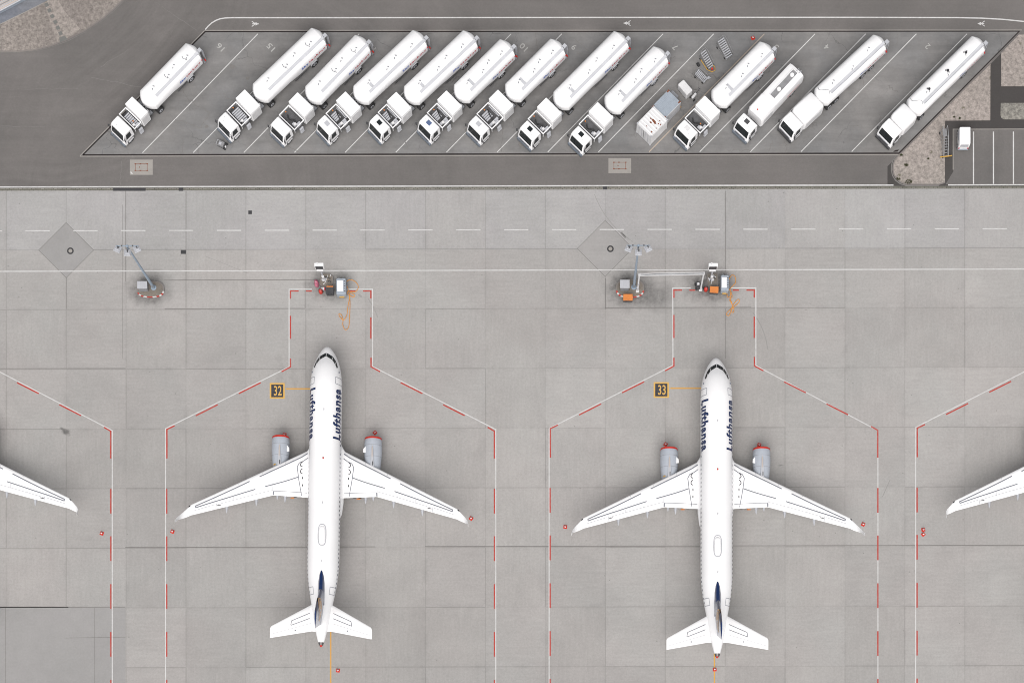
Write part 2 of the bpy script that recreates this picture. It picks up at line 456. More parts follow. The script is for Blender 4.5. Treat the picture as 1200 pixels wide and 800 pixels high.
def empty(name, x, y, rz=0.0, z=0.0):
    o = bpy.data.objects.new(name, None)
    o.empty_display_size = 0.5
    C.objects.link(o); o.location = (x, y, z); o.rotation_euler = (0, 0, rz)
    return o

def kids(o): return [c for c in bpy.data.objects if c.parent == o]
def copy_tree(o, parent=None):
    c = o.copy(); C.objects.link(c)
    if parent is not None: c.parent = parent
    for ch in kids(o): copy_tree(ch, c)
    return c

def struct(o): o['kind'] = 'structure'; return o

_txt = {}
def text_mesh(body, bold=0.0, shear=0.0):
    """unit bounding box text: returns verts, faces with x in 0..1, y in 0..1, aspect"""
    key = (body, bold, shear)
    if key in _txt: return _txt[key]
    cu = bpy.data.curves.new('t', 'FONT'); cu.body = body; cu.offset = bold; cu.shear = shear; cu.resolution_u = 3; cu.space_character = 1.16 if len(body) > 6 else 1.0
    ob = bpy.data.objects.new('t', cu); C.objects.link(ob)
    bpy.context.view_layer.update()
    dg = bpy.context.evaluated_depsgraph_get()
    me = bpy.data.meshes.new_from_object(ob.evaluated_get(dg))
    bm = bmesh.new(); bm.from_mesh(me)
    xs = [v.co.x for v in bm.verts]; ys = [v.co.y for v in bm.verts]
    x0, x1, y0, y1 = min(xs), max(xs), min(ys), max(ys)
    for i in range(1, 12):
        g = bm.verts[:] + bm.edges[:] + bm.faces[:]
        bmesh.ops.bisect_plane(bm, geom=g, plane_co=(0, y0 + (y1 - y0) * i / 12, 0), plane_no=(0, 1, 0))
    bm.verts.ensure_lookup_table()
    vs = [((v.co.x - x0) / (x1 - x0), (v.co.y - y0) / (y1 - y0)) for v in bm.verts]
    bm.verts.index_update()
    fs = [[v.index for v in f.verts] for f in bm.faces]
    asp = (x1 - x0) / (y1 - y0)
    bm.free(); bpy.data.objects.remove(ob); bpy.data.meshes.remove(me); bpy.data.curves.remove(cu)
    _txt[key] = (vs, fs, asp)
    return _txt[key]

def text_build(name, body, fn, mat, parent=None, bold=0.0, shear=0.0):
    vs, fs, asp = text_mesh(body, bold, shear)
    mb = MB(); mb.add([fn(u, v) for u, v in vs], fs)
    return mb.build(name, mat, parent, smooth='keep')

def gp(pts, h=0.0): return [G(x, y, h) for x, y in pts]
def sl(x, y): return y - SL * x       # the photo's horizontals climb slightly to the right

# ------------------------------------------------------------------ ground, roads, paving
mb = MB(); mb.sheet([(-900, -900), (900, -900), (900, 900), (-900, 900)], 0.0); struct(mb.build('ground', 'asphalt'))
def poly_obj(name, pts, z, mat):
    mb = MB(); mb.sheet(gp(pts), z); return struct(mb.build(name, mat))
yb = lambda x: sl(x, 223.7)
poly_obj('apron', [(-4000, yb(-4000)), (5200, yb(5200)), (5200, 6000), (-4000, 6000)], 0.004, 'apron')
poly_obj('drainage_channel', [(-1500, sl(-1500, 220.4)), (2700, sl(2700, 220.4)), (2700, sl(2700, 223.7)), (-1500, sl(-1500, 223.7))], 0.004, 'brick')
poly_obj('truck_parking', [(95.5, 181.4), (240.6, 37.2), (1194.5, 36.9), (1053.2, 179.4)], 0.004, 'bay')

def slot(a, b, n=1):
    pass
mb = MB()
W = 0.17
bay = [(97, 181.7), (240.6, 37.4), (1194.5, 36.9), (1053.4, 179.7)]
mb.strip(gp([bay[0], bay[1], bay[2], bay[3], bay[0]]), W, 0.012)
struct(mb.build('slot_drain', 'slot'))
mb = MB()
off = [(93.8, 183.2), (239.6, 35.9), (1198.3, 35.5)]
mb.strip(gp([(1054.5, 181.3), (93.6, 183.3)]), 0.11, 0.008)
mb.strip(gp([(93.8, 182.8), (239.8, 35.9)]), 0.11, 0.008)
mb.strip(gp([(239.8, 35.9), (1197.5, 35.5)]), 0.10, 0.008)
struct(mb.build('channel_edging', 'plate'))

# patched older slabs in the apron
mb = MB()
mb.sheet(gp([(77.5, 261), (109.7, 293.2), (77.6, 325.5), (45.3, 293.2)]), 0.008)
struct(mb.build('concrete_patch', 'diamond'))
mb = MB(); mb.sheet(gp([(709.2, 258.5), (741.5, 291), (709.2, 324), (676.5, 291.3)]), 0.008); struct(mb.build('concrete_patch', 'patch'))
mb = MB(); mb.sheet(gp([(-40, 711.8), (147, 711.4), (147, 805), (-40, 805)]), 0.008)
struct(mb.build('concrete_patch', 'diamond'))
mb = MB()
def dl(pts, w=0.06, z=0.012): mb.strip(gp(pts), w, z)
dl([(77.5, 261), (109.7, 293.2), (77.6, 325.5), (45.3, 293.2), (77.5, 261)])
dl([(709.2, 258.5), (741.5, 291), (709.2, 324), (676.5, 291.3), (709.2, 258.5)], 0.05)
dl([(192, 328.3), (369, 327.8)], 0.08); dl([(218, 224), (218, 361)], 0.07); dl([(709.5, 326), (709.5, 362)], 0.08)
dl([(77.6, 325), (77.6, 362)], 0.07); dl([(146.9, 641), (440, 640.3)], 0.09); dl([(0, 711), (146.8, 710.8)], 0.09)
dl([(498, 640), (1200, 638.4)], 0.08); dl([(111, 712), (111, 805)], 0.05); dl([(6.3, 712), (6.3, 805)], 0.05); dl([(77, 747), (147, 746)], 0.05)
dl([(709.5, 360.5), (880, 360)], 0.08); dl([(357.5, 330), (357.5, 361)], 0.06); dl([(193, 361.8), (357, 361.4)], 0.08); dl([(0, 431.8), (147, 431.5)], 0.07)
dl([(147.3, 224), (147.3, 330)], 0.06); dl([(143.6, 240), (143.6, 420)], 0.03); dl([(0, 711.0), (80, 711.0)], 0.13)
dl([(850, 361), (850, 420)], 0.06); dl([(850, 224), (850, 318)], 0.07)
struct(mb.build('slab_joint', 'crackline'))
# cracks wandering over the asphalt and the bays
mb = MB()
def crack(x0, y0, x1, y1, w=0.05, n=12, amp=2.2):
    P = []; rnd = random.Random(int(x0 * 7 + y0))
    for i in range(n + 1):
        t = i / n; P.append((x0 + (x1 - x0) * t + rnd.uniform(-amp, amp) * (0 < i < n), y0 + (y1 - y0) * t + rnd.uniform(-amp, amp) * (0 < i < n)))
    mb.strip(gp(P), w, 0.012)
crack(142, 189, 141.5, 217, 0.07, 8, 1.2); crack(107, 91, 165, 102, 0.07, 10, 0.8); crack(118, 79, 150, 58, 0.05, 8, 1)
crack(178, 0, 231, 36, 0.06, 10, 0.8); crack(0, 148, 52, 149, 0.06, 6, .5); crack(0, 105, 92, 104, 0.04, 12, 1); crack(112, 134, 148, 140, .04, 6, .8)
for (a, b2, c2, d2) in [(212, 100, 222, 118), (222, 118, 246, 132), (246, 132, 236, 150), (236, 150, 205, 140), (262, 110, 275, 122), (214, 165, 214, 180),
                        (560, 95, 572, 118), (628, 38, 630, 66), (668, 44, 690, 60), (676, 60, 690, 75), (905, 165, 900, 178), (852, 176, 880, 177),
                        (994, 148, 1006, 148), (1009, 84, 1012, 100), (1030, 134, 1034, 150), (1053, 40, 1050, 55), (1110, 48, 1114, 56), (440, 55, 452, 70),
                        (330, 168, 350, 178), (386, 160, 384, 178), (470, 150, 478, 176), (590, 150, 588, 178), (1040, 100, 1052, 108), (920, 164, 921, 180)]:
    crack(a, b2, c2, d2, 0.06, 7, 1.6)
struct(mb.build('pavement_crack', 'crackline'))
# tyre scuffs on the apron
mb = MB()
def arc(cx, cy, r, a0, a1, w=0.12, n=16):
    mb.strip(gp([(cx + r * math.cos(R(a0 + (a1 - a0) * i / n)), cy + r * math.sin(R(a0 + (a1 - a0) * i / n))) for i in range(n + 1)]), w, 0.008)
arc(816, 418, 84, -38, -6, 0.13); arc(380, 390, 65, -38, -16, 0.13); arc(800, 190, 110, 122, 160, 0.06)
mb.strip(gp([(420, 345), (424, 348)]), 0.25, 0.008); mb.strip(gp([(1034, 582), (1043, 562)]), 0.08, 0.008); mb.strip(gp([(728, 272), (733, 279)]), 0.3, 0.008)
mb.strip(gp([(240, 300), (290, 320)]), 0.05, 0.008)
struct(mb.build('tyre_mark', 'skid'))

# painted lines -------------------------------------------------------------
mb = MB()
def wl(pts, w=0.13, z=0.016): mb.strip(gp(pts), w, z)
wl([(-600, sl(-600, 219.3)), (1047, sl(1047, 219.3))], 0.16)
wl([(1111, sl(1111, 219.3)), (1700, sl(1700, 219.3))], 0.16)
wl([(-600, sl(-600, 318.0)), (1800, sl(1800, 318.0))], 0.13)
struct(mb.build('edge_line', 'linew'))
mb = MB()
for i in range(-6, 30):
    x = 29.8 + 56.08 * i
    wl([(x, sl(x, 270.6)), (x + 28.5, sl(x, 270.6))], 0.13)
struct(mb.build('dashed_line', 'linew'))
# stand outlines
Z1 = 0.016
for nm, shapes in (('stand_outline', [
    ([(194, 900), (194, 502), (338.8, 429.8), (338.8, 338.9), (365.5, 338.9)], [(406, 338.9), (436.6, 338.9), (436.6, 429.3), (581, 503), (581, 900)]),
    ([(643.5, 900), (643.5, 502), (788.6, 428), (788.4, 337.6), (809.4, 337.6)], [(856, 337.3), (885.8, 337.3), (885.8, 428.3), (1028.8, 504.3), (1028.8, 900)]),
    ([(131.6, 900), (131.6, 504.3), (-13, 429)], [(1073, 900), (1073, 500.5), (1216, 427.5)])]),):
    for A, B in shapes:
        mb = MB()
        for P in (A, B): mb.strip(gp(P), 0.125, Z1)
        struct(mb.build(nm, 'linew'))
ZR = Z1 + 0.006
def red_dashes(dx, dy, left=True, right=True, skip=()):
    mb = MB()
    def rl(pts): mb.strip(gp([(x + dx, y + dy) for x, y in pts]), 0.165, ZR)
    vert = [(572.5, 601.5), (628, 657), (684, 713), (740, 769), (796, 830)]
    if left:
        rl([(195.6, 537), (195.6, 503), (204.6, 498.7)])
        for a, b2 in vert: rl([(195.4, a), (195.4, b2)])
        for a, b2 in [((229.4, 487), (255.2, 474)), ((279.8, 461), (305.6, 448.2))]: rl([a, b2])
        rl([(330, 435.4), (340.4, 429.8), (340.4, 420)]); rl([(340.4, 397), (340.4, 370)]); rl([(340.4, 350), (340.4, 341), (350, 341)]); rl([(358.6, 341), (365.4, 341)])
    if right:
        rl([(579.3, 537), (579.3, 505), (571.5, 500.5)])
        for a, b2 in vert: rl([(579.4, a), (579.4, b2)])
        for a, b2 in [((544.5, 486.8), (519.2, 474)), ((495, 461), (469.5, 448.2))]: rl([a, b2])
        rl([(445.4, 435.4), (434.8, 429.6), (434.8, 419)]); rl([(434.6, 397), (434.6, 372)]); rl([(434.6, 349.8), (434.6, 341), (425.5, 341)]); rl([(416.5, 341), (409.5, 341)])
    return struct(mb.build('stand_outline_red_dash', 'liner'))
red_dashes(0, 0); red_dashes(449.3, -1.0); red_dashes(-449.5, 0, left=False); red_dashes(879.3, -1.5, right=False)
# yellow lead-in lines
mb = MB()
mb.strip(gp([(387.6, 900), (387.6, 437)]), 0.15, Z1); mb.strip(gp([(335.3, 455.4), (387, 455.4)]), 0.16, Z1 + 0.004)
struct(mb.build('lead_in_line', 'liney'))
mb = MB()
mb.strip(gp([(837.2, 900), (837.2, 436)]), 0.15, Z1); mb.strip(gp([(785.5, 454.8), (836.6, 454.8)]), 0.16, Z1 + 0.004)
struct(mb.build('lead_in_line', 'liney'))
def number_box(txt, x0, y0, x1, y1):
    cx, cy = G((x0 + x1) / 2, (y0 + y1) / 2)
    r = empty('stand_number', cx, cy)
    tag(r, 'painted stand number %s in yellow on a black square left of the airliner nose' % txt, 'ground marking', 'painted stand numbers')
    w, h = (x1 - x0) / PPM, (y1 - y0) / PPM
    mb = MB(); q = 0.19
    P = [(-w / 2, -h / 2), (w / 2, -h / 2), (w / 2, h / 2), (-w / 2, h / 2)]
    mb.strip([(-w / 2, -h / 2 + q / 2), (w / 2, -h / 2 + q / 2)], q, 0.012); mb.strip([(-w / 2, h / 2 - q / 2), (w / 2, h / 2 - q / 2)], q, 0.012)
    mb.strip([(-w / 2 + q / 2, -h / 2 + q), (-w / 2 + q / 2, h / 2 - q)], q, 0.012); mb.strip([(w / 2 - q / 2, -h / 2 + q), (w / 2 - q / 2, h / 2 - q)], q, 0.012)
    mb.build('border', 'liney2', r)
    mb = MB(); mb.sheet([(-w / 2 + q, -h / 2 + q), (w / 2 - q, -h / 2 + q), (w / 2 - q, h / 2 - q), (-w / 2 + q, h / 2 - q)], 0.012); mb.build('panel', 'linek', r)
    text_build('numerals', txt, lambda u, v: (-0.42 + 0.98 * u, -0.60 + 1.22 * v, 0.018), 'liney2', r, 0.012)
number_box('32', 316.1, 448.6, 333.7, 467.0)
number_box('33', 766.0, 447.6, 783.9, 466.0)
# truck bay lines and numbers
mb = MB()
for n in range(15):
    x = 167 + 59.36 * n
    if n == 10: continue
    mb.strip(gp([(x, 179.2 - 0.0017 * n * 59), (x + 135.2, 40)]), 0.105, 0.012)
struct(mb.build('bay_line', 'linew'))
mb = MB(); mb.strip(gp([(760.6, 178.2), (895.8, 40)]), 0.12, 0.012); struct(mb.build('bay_line', 'dirtyline'))
dirx = Vector((-0.70, 0.70)); upx = Vector((-0.70, -0.70))
for k in range(2, 17):
    cx = 1087 - 59.2 * (k - 2); o = Vector(G(cx, 55.6 if k != 2 else 54.6))
    wd = 0.46 if k < 10 else 0.98
    text_build('bay_number', str(k), lambda u, v: tuple(o + dirx * (u - 0.5) * wd + upx * (v - 0.5) * 0.72) + (0.012,), 'faded', None, 0.01)['kind'] = 'structure'
# kerb line of the truck park on the road side
mb = MB()
P = [(240, 36.5)] + [(240 + 3 + 0 * i, 33) for i in ()]
P = [(240.5, 35), (244, 31), (248, 27.3), (253, 24.3), (258, 22.4), (264, 21.4), (272, 21.1), (400, 21.1), (700, 20.8), (1000, 20.7), (1120, 21), (1150, 21.6), (1175, 23), (1200, 25.5), (1225, 29)]
mb.strip(gp(P), 0.15, 0.012)
struct(mb.build('edge_line', 'linew'))
def arrow(px, py, flip):
    mb = MB(); x, y = G(px, py); s_ = flip
    T = lambda q: [(x + s_ * a, y + b2) for a, b2 in q]
    mb.sheet(T([(-0.45, -0.06), (0.35, -0.06), (0.35, 0.06), (-0.45, 0.06)]), 0.012)
    mb.sheet(T([(-0.45, 0.0), (-0.05, 0.22), (-0.05, -0.22)]), 0.0125)
    mb.strip(T([(-0.0, 0.03), (0.42, 0.33)]), 0.09, 0.013); mb.strip(T([(0.0, -0.03), (0.42, -0.33)]), 0.09, 0.0135)
    struct(mb.build('painted_arrow', 'linew'))
arrow(299, 28.3, -1); arrow(735, 27.5, 1); arrow(1150, 28, 1)

# hatches, grates
def hatch(x0, y0, x1, y1, label):
    cx, cy = G((x0 + x1) / 2, (y0 + y1) / 2); r = empty('service_hatch', cx, cy)
    tag(r, label, 'hatch', 'concrete service hatches in the road')
    w, h = (x1 - x0) / PPM, (y1 - y0) / PPM
    MB().box((0, 0, 0.004), (w, h, 0.016)).build('surround', 'plate', r)
    mb = MB(); a, b2 = w * 0.26, h * 0.22
    mb.strip([(-a, -b2), (a, -b2), (a, b2), (-a, b2), (-a, -b2)], 0.05, 0.016)
    for dx in (-a, -a * 0.15, a):
        for dy in (-b2, b2): mb.box((dx, dy, 0.016), (0.2, 0.12, 0.012))
    mb.box((-a * 0.3, 0, 0.016), (0.12, 0.12, 0.012))
    mb.build('frame', 'rust', r)
hatch(152.2, 187.2, 179, 205, 'pale concrete hatch plate in the road below the leftmost fuel truck')
hatch(713, 185.5, 739.6, 203, 'pale concrete hatch plate in the road below the container bay')
mb = MB(); mb.strip(gp([(153, 201.5), (155.2, 204)]), 0.14, 0.02); struct(mb.build('paint_mark', 'linew'))
def grate(x0, y0, x1, y1, label):
    a, b2 = G(x0, y1), G(x1, y0)
    mb = MB(); w, h = b2[0] - a[0], b2[1] - a[1]
    mb.box((w / 2, h / 2, 0.004), (w, h, 0.018))
    n = max(2, int(w / 0.12))
    for i in range(n): mb.box(((i + 0.5) * w / n, h / 2, 0.016), (0.03, h * 0.86, 0.01), 0, 1)
    o = mb.build('drain_grate', ['grate', 'dark']); o.location = (a[0], a[1], 0)
    tag(o, label, 'drain grate', 'drain grates in the paving')
grate(132.6, 220.2, 170.6, 223.8, 'long dark grate in the paved channel at left')
grate(209.5, 220.0, 214.8, 223.8, 'small square dark grate in the paved channel right of the long grate')
grate(706.5, 218.6, 711.6, 222.2, 'small square dark grate in the paved channel near the middle')
grate(211.8, 293, 218, 297.6, 'grey drain cover beside the joint right of the left light mast head')
grate(291, 246.8, 295.2, 251, 'small square grey drain cover above the dashed line')
def manhole(px, py, label):
    x, y = G(px, py); mb = MB(); n = 28
    r = empty('manhole', x, y); tag(r, label, 'manhole', 'round manholes in the diamond slabs')
    ring = [(math.cos(2 * math.pi * i / n), math.sin(2 * math.pi * i / n)) for i in range(n)]
    mb.prism([(a * 0.42, b2 * 0.42) for a, b2 in ring], 0.004, 0.020); mb.build('surround', 'grate', r)
    MB().prism([(a * 0.24, b2 * 0.24) for a, b2 in ring], 0.004, 0.026).build('cover', 'plate', r)
manhole(82.5, 294, 'round manhole with dark ring in the left diamond slab')
manhole(715.3, 291.6, 'round manhole with dark ring in the right diamond slab')

# ------------------------------------------------------------------ gravel, paths and car park at right
diag = lambda y: 1053.4 + (179.7 - y) * (1194.5 - 1053.4) / (179.7 - 36.9)
poly_obj('service_path', [(1160.7, 75.5), (1173.2, 62.6), (1320, 62.6), (1320, 218), (1040, 218), (1040, 195), (diag(178) + 3, 178)], 0.004, 'asphalt_dark')
poly_obj('car_park', [(1117.2, 151.5), (1320, 151.2), (1320, 216), (1108, 216.2), (1117.2, 201)], 0.008, 'asphalt_car')
# curved kerb round the nose of the gravel
nose = [(diag(176) + 3, 176), (1052, 183.5), (1048.4, 188), (1046.6, 193.5), (1046.4, 199.5), (1047.6, 205), (1050.5, 210), (1055.5, 214), (1062, 216.2), (1100, 216.4), (1107.2, 214.2)]
grav = [(1160.6, 80.5)] + [(diag(y) + 3.4, y) for y in (100, 130, 160, 176)] + nose[1:] + [(1107.4, 141.8), (1160.4, 141.4)]
grav[0] = (1160.6, diag(0) * 0 + 75.5)
poly_obj('gravel_island', grav, 0.06, 'gravel')
mb = MB(); mb.prism(gp(grav), -0.02, 0.055); struct(mb.build('kerb', 'kerb'))
mb = MB()
mb.strip(gp([(1161.5, 71.5)] + [(diag(y) + 2.0, y) for y in (72, 120, 177)]), 0.10, 0.020)
mb.strip(gp(nose), 0.16, 0.066)
struct(mb.build('kerb', 'kerb'))
mb = MB(); mb.strip(gp([(1050.5, 182), (1046.6, 187.5), (1044.7, 193.5), (1044.6, 200), (1046, 206), (1049.4, 211.4), (1055, 215.6), (1062, 217.6), (1100, 218.0)]), 0.12, 0.010)
struct(mb.build('kerb_gutter', 'crackline'))
g2 = [(1173.2, diag(0) * 0 + 62.5), (diag(41) + 3.4, 41), (1320, 41), (1320, 101.6), (1173.2, 101.4)]
mb = MB(); mb.prism(gp(g2), -0.01, 0.06); struct(mb.build('gravel_bed', 'gravel'))
g3 = [(1172.6, 121), (1320, 121), (1320, 140), (1176.5, 140.2), (1173.6, 138.6), (1172.4, 135.5)]
mb = MB(); mb.prism(gp(g3), -0.01, 0.06); struct(mb.build('gravel_bed', 'gravel3'))
mb = MB()
for x in (1140.8, 1164.2, 1187.6, 1211): mb.strip(gp([(x, 154.4), (x, 215.6)]), 0.15, 0.012)
struct(mb.build('parking_line', 'linew'))
mb = MB(); mb.strip(gp([(1116.9, 199), (1116.9, 151.6), (1320, 151.0)]), 0.09, 0.012); struct(mb.build('parking_edging', 'plate'))
# dark stain at the corner of the truck park
mb = MB(); mb.sheet(gp([(1046.5, 178.3), (1049, 176), (1053.4, 175.4), (1052, 177.8)]), 0.012); struct(mb.build('oil_stain', 'slot'))
mb = MB()
for (a, b2, c2) in ((610, 168, 5), (272, 78, 4), (290, 92, 3.4), (242, 148, 3)):
    rr = random.Random(a); n = 14
    mb.sheet(gp([(a + math.cos(i * 6.283 / n) * c2 * rr.uniform(.35, 1), b2 + math.sin(i * 6.283 / n) * c2 * rr.uniform(.35, 1)) for i in range(n)]), 0.008)
struct(mb.build('oil_stain', 'crackline'))
# weeds
def tuft(px, py, r, label, seed):
    x, y = G(px, py); mb = MB(); rr = random.Random(seed)
    for i in range(int(60 + r * 160)):
        a = rr.uniform(0, 6.283); q = r * math.sqrt(rr.random()); h = 0.06 + 0.22 * r * rr.uniform(0.4, 1)
        bx, by = q * math.cos(a), q * math.sin(a) * 0.6
        t = rr.uniform(0, 6.283); w = rr.uniform(0.03, 0.07)
        mb.add([(bx - w * math.cos(t), by - w * math.sin(t), 0.05), (bx + w * math.cos(t), by + w * math.sin(t), 0.05), (bx + rr.uniform(-.1, .1), by + rr.uniform(-.1, .1), 0.06 + h)], [[0, 1, 2]])
    o = mb.build('weed_tuft', 'tuft', smooth='keep'); o.location = (x, y, 0)
    tag(o, label, 'weed', 'weeds in the gravel')
tuft(1064.5, 213.5, 0.45, 'largest dark green weed tuft at the lower kerb of the gravel island', 1)
tuft(1062, 193.8, 0.26, 'small round green weed in the middle of the gravel nose', 2)
tuft(1052.5, 210.0, 0.24, 'small green weed by the curved kerb left of the largest tuft', 3)
tuft(1056, 182.0, 0.16, 'tiny weed near the corner of the slot drain', 4)
tuft(1124.5, 56 + 83, 0.13, 'tiny weed at the path edge above the small white van', 5)
tuft(1118, 137.5, 0.12, 'tiny weed in the gravel just above the path corner', 6)
tuft(1087.5, 186.5, 0.11, 'tiny weed in the gravel left of the yellow bar', 7)

# ------------------------------------------------------------------ top-left corner
arcp = [(-60, 58), (-20, 60), (0, 60.6), (20, 60.9), (40, 59), (60, 54), (80, 46.4), (100, 36), (120, 22.6), (133, 11.5), (144, 0), (170, -30)]
cor = [(-200, -200), (-200, 40)] + arcp + [(300, -200)]
mb = MB(); mb.prism(gp(cor), -0.02, 0.05); struct(mb.build('gravel_bed', 'gravel2'))
mb = MB(); mb.strip(gp(arcp), 0.18, 0.075); struct(mb.build('kerb', 'kerb'))
mb = MB(); mb.strip(gp([(x + 0.9, y + 1.2) for x, y in arcp]), 0.09, 0.008); struct(mb.build('kerb_gutter', 'crackline'))
poly_obj('pale_gravel_strip', [(52, 2), (66, -4), (76, 14), (94, 34), (86, 41), (76, 47), (68, 50), (60, 30)], 0.056, 'gravel')
poly_obj('paved_strip', [(-60, 58), (0, 28.5), (30, 14), (57, 0.5), (80, -12), (50, -30), (-100, 30)], 0.060, 'pave_blue')
mb = MB(); mb.strip(gp([(-60, 58.5), (0, 29), (30, 14.6), (50, 4.4)]), 0.09, 0.068); struct(mb.build('paving_edge', 'plate'))
rr = random.Random(3)
for i, (x, y) in enumerate([(54.8, 6.2), (58, 12.8), (61.4, 19.6), (65, 26.4), (67.9, 33), (71, 39.6)]):
    gx, gy = G(x, y); o = MB().box((0, 0, 0.0), (0.46, 0.46, 0.05), 0, 0, 0.015).build('stepping_stone', 'slab')
    o.location = (gx, gy, 0.068); o.rotation_euler = (0, 0, R(28 + rr.uniform(-3, 3)))
    tag(o, ['topmost square paving slab, nearest the blue-grey paving', 'second square slab from the top of the stepping row', 'third square slab from the top of the stepping row',
            'fourth square slab from the top of the stepping row', 'fifth square slab from the top of the stepping row', 'lowest small square slab, just above the wide pad at the kerb'][i], 'paving slab', 'stepping stones crossing the gravel')
mb = MB(); mb.prism(gp([(69.6, 44.6), (76.2, 42.2), (79.4, 46.6), (70.2, 50.6)]), 0.03, 0.085); o = mb.build('landing_slab', 'slab')
tag(o, 'wide slab at the kerb end of the stepping stones', 'paving slab')
b0 = empty('shed', *G(-20, -14)); tag(b0, 'grey metal roof edge of a shed in the top left corner', 'building')
th = math.atan2(G(20, 0)[1] - G(0, 10.5)[1], G(20, 0)[0] - G(0, 10.5)[0])
b0.rotation_euler = (0, 0, th)
# local frame: x along the eave, -y towards the road
ex, ey = G(8, 7.5, 1.4); dxy = Vector((ex, ey)) - Vector(b0.location[:2]); dxy.rotate(Matrix.Rotation(-th, 2))
e = dxy.y
MB().box((0, e + 5.2, 0.65), (24, 9.8, 1.3)).build('wall', 'blue_grey', b0)
mb = MB(); mb.add([(-12.2, e, 1.4), (12.2, e, 1.4), (12.2, e + 10, 2.3), (-12.2, e + 10, 2.3), (-12.2, e, 1.3), (12.2, e, 1.3), (12.2, e + 10, 2.2), (-12.2, e + 10, 2.2)],
       [[0, 1, 2, 3], [7, 6, 5, 4], [0, 4, 5, 1], [1, 5, 6, 2], [2, 6, 7, 3], [3, 7, 4, 0]])
for i in range(1, 22):
    y = e + i * 0.24; mb.box((0, y, 1.44 + (y - e) * 0.09), (24.3, 0.09, 0.07), 0, 1 if i % 2 else 2)
rf = mb.build('roof', ['beige', 'lgrey', 'grey'], b0)
mb = MB(); mb.tube([(-12.3, e - 0.07, 1.35), (12.3, e - 0.07, 1.35)], 0.08, 8); mb.build('gutter', 'lgrey', rf)

# ------------------------------------------------------------------ airliner
def lerp(tab, t):
    if t >= tab[0][0]: return tab[0][1]
    for (a, va), (b2, vb) in zip(tab, tab[1:]):
        if t >= b2:
            k = (a - t) / (a - b2); return va + (vb - va) * k
    return tab[-1][1]
def smoothtab(tab):
    """monotone-ish catmull resample"""
    out = []
    n = len(tab)
    for i in range(n - 1):
        p0 = tab[max(i - 1, 0)]; p1 = tab[i]; p2 = tab[i + 1]; p3 = tab[min(i + 2, n - 1)]
        m1 = (p2[1] - p0[1]) / (p2[0] - p0[0]) * (p2[0] - p1[0]); m2 = (p3[1] - p1[1]) / (p3[0] - p1[0]) * (p2[0] - p1[0])
        for j in range(6):
            t = j / 6; h00 = 2 * t**3 - 3 * t**2 + 1; h10 = t**3 - 2 * t**2 + t; h01 = -2 * t**3 + 3 * t**2; h11 = t**3 - t**2
            out.append((p1[0] + (p2[0] - p1[0]) * t, h00 * p1[1] + h10 * m1 + h01 * p2[1] + h11 * m2))
    out.append(tab[-1]); return out
WT = smoothtab([(0, 0.02), (-0.12, 0.30), (-0.35, 0.54), (-0.7, 0.80), (-1.13, 1.07), (-1.9, 1.40), (-2.8, 1.68), (-4.2, 1.91), (-5.6, 1.975), (-8, 1.975), (-26.5, 1.975), (-28, 1.93), (-30, 1.72), (-32.2, 1.32), (-34, 1.02), (-35.3, 0.78), (-36.6, 0.46), (-37.3, 0.26)])
TT = smoothtab([(0, 3.08), (-0.12, 3.38), (-0.35, 3.62), (-0.7, 3.88), (-1.13, 4.12), (-1.9, 4.62), (-2.8, 5.18), (-4.2, 5.68), (-5.6, 5.88), (-8, 5.92), (-26, 5.92), (-31, 5.88), (-34, 5.74), (-36.6, 5.55), (-37.3, 5.42)])
BT = smoothtab([(0, 3.04), (-0.12, 2.80), (-0.35, 2.62), (-0.7, 2.42), (-1.13, 2.25), (-1.9, 2.06), (-2.8, 1.93), (-4.2, 1.82), (-5.6, 1.78), (-8, 1.78), (-24, 1.78), (-26, 1.92), (-29, 2.65), (-32.2, 3.6), (-34.5, 4.2), (-36.6, 4.7), (-37.3, 4.92)])
def fus(y, th, off=0.0):
    w, t, b2 = lerp(WT, y), lerp(TT, y), lerp(BT, y)
    c, h = (t + b2) / 2, (t - b2) / 2
    return ((w + off) * math.sin(th), y, c + (h + off) * math.cos(th))
def fus_top(x, y, off=0.0):
    w, t, b2 = lerp(WT, y), lerp(TT, y), lerp(BT, y)
    c, h = (t + b2) / 2, (t - b2) / 2
    q = max(-0.985, min(0.985, x / w))
    th = math.asin(q)
    return fus(y, th, off)

# wing: x, LE, TE, z, thickness ratio
WG = [(1.3, -11.0, -18.9, 2.55, 0.10), (1.75, -11.7, -18.75, 2.62, 0.12), (2.0, -12.25, -18.65, 2.68, 0.125), (2.35, -12.85, -18.6, 2.74, 0.13), (6.4, -14.95, -18.48, 3.16, 0.12), (11, -17.3, -19.8, 3.62, 0.11),
      (16.4, -20.05, -21.35, 4.16, 0.105), (17.0, -20.68, -21.66, 4.26, 0.10), (17.45, -21.2, -21.9, 4.55, 0.10), (17.7, -21.6, -22.08, 5.0, 0.09), (17.82, -21.98, -22.4, 5.7, 0.085), (17.92, -22.45, -22.85, 6.55, 0.08)]
def wint(x, i):
    x = abs(x)
    if x <= WG[0][0]: return WG[0][i]
    for a, b2 in zip(WG, WG[1:]):
        if x <= b2[0]:
            k = (x - a[0]) / (b2[0] - a[0]); return a[i] + (b2[i] - a[i]) * k
    return WG[-1][i]
def prof(c): return 5 * (0.2969 * math.sqrt(max(c, 0)) - 0.126 * c - 0.3516 * c * c + 0.2843 * c**3 - 0.1036 * c**4)
def wtop(x, c, off=0.0):
    le, te, z, t = (wint(x, i) for i in (1, 2, 3, 4)); ch = le - te
    return (x, le - ch * c, z + ch * t * prof(c) * 1.15 + off)

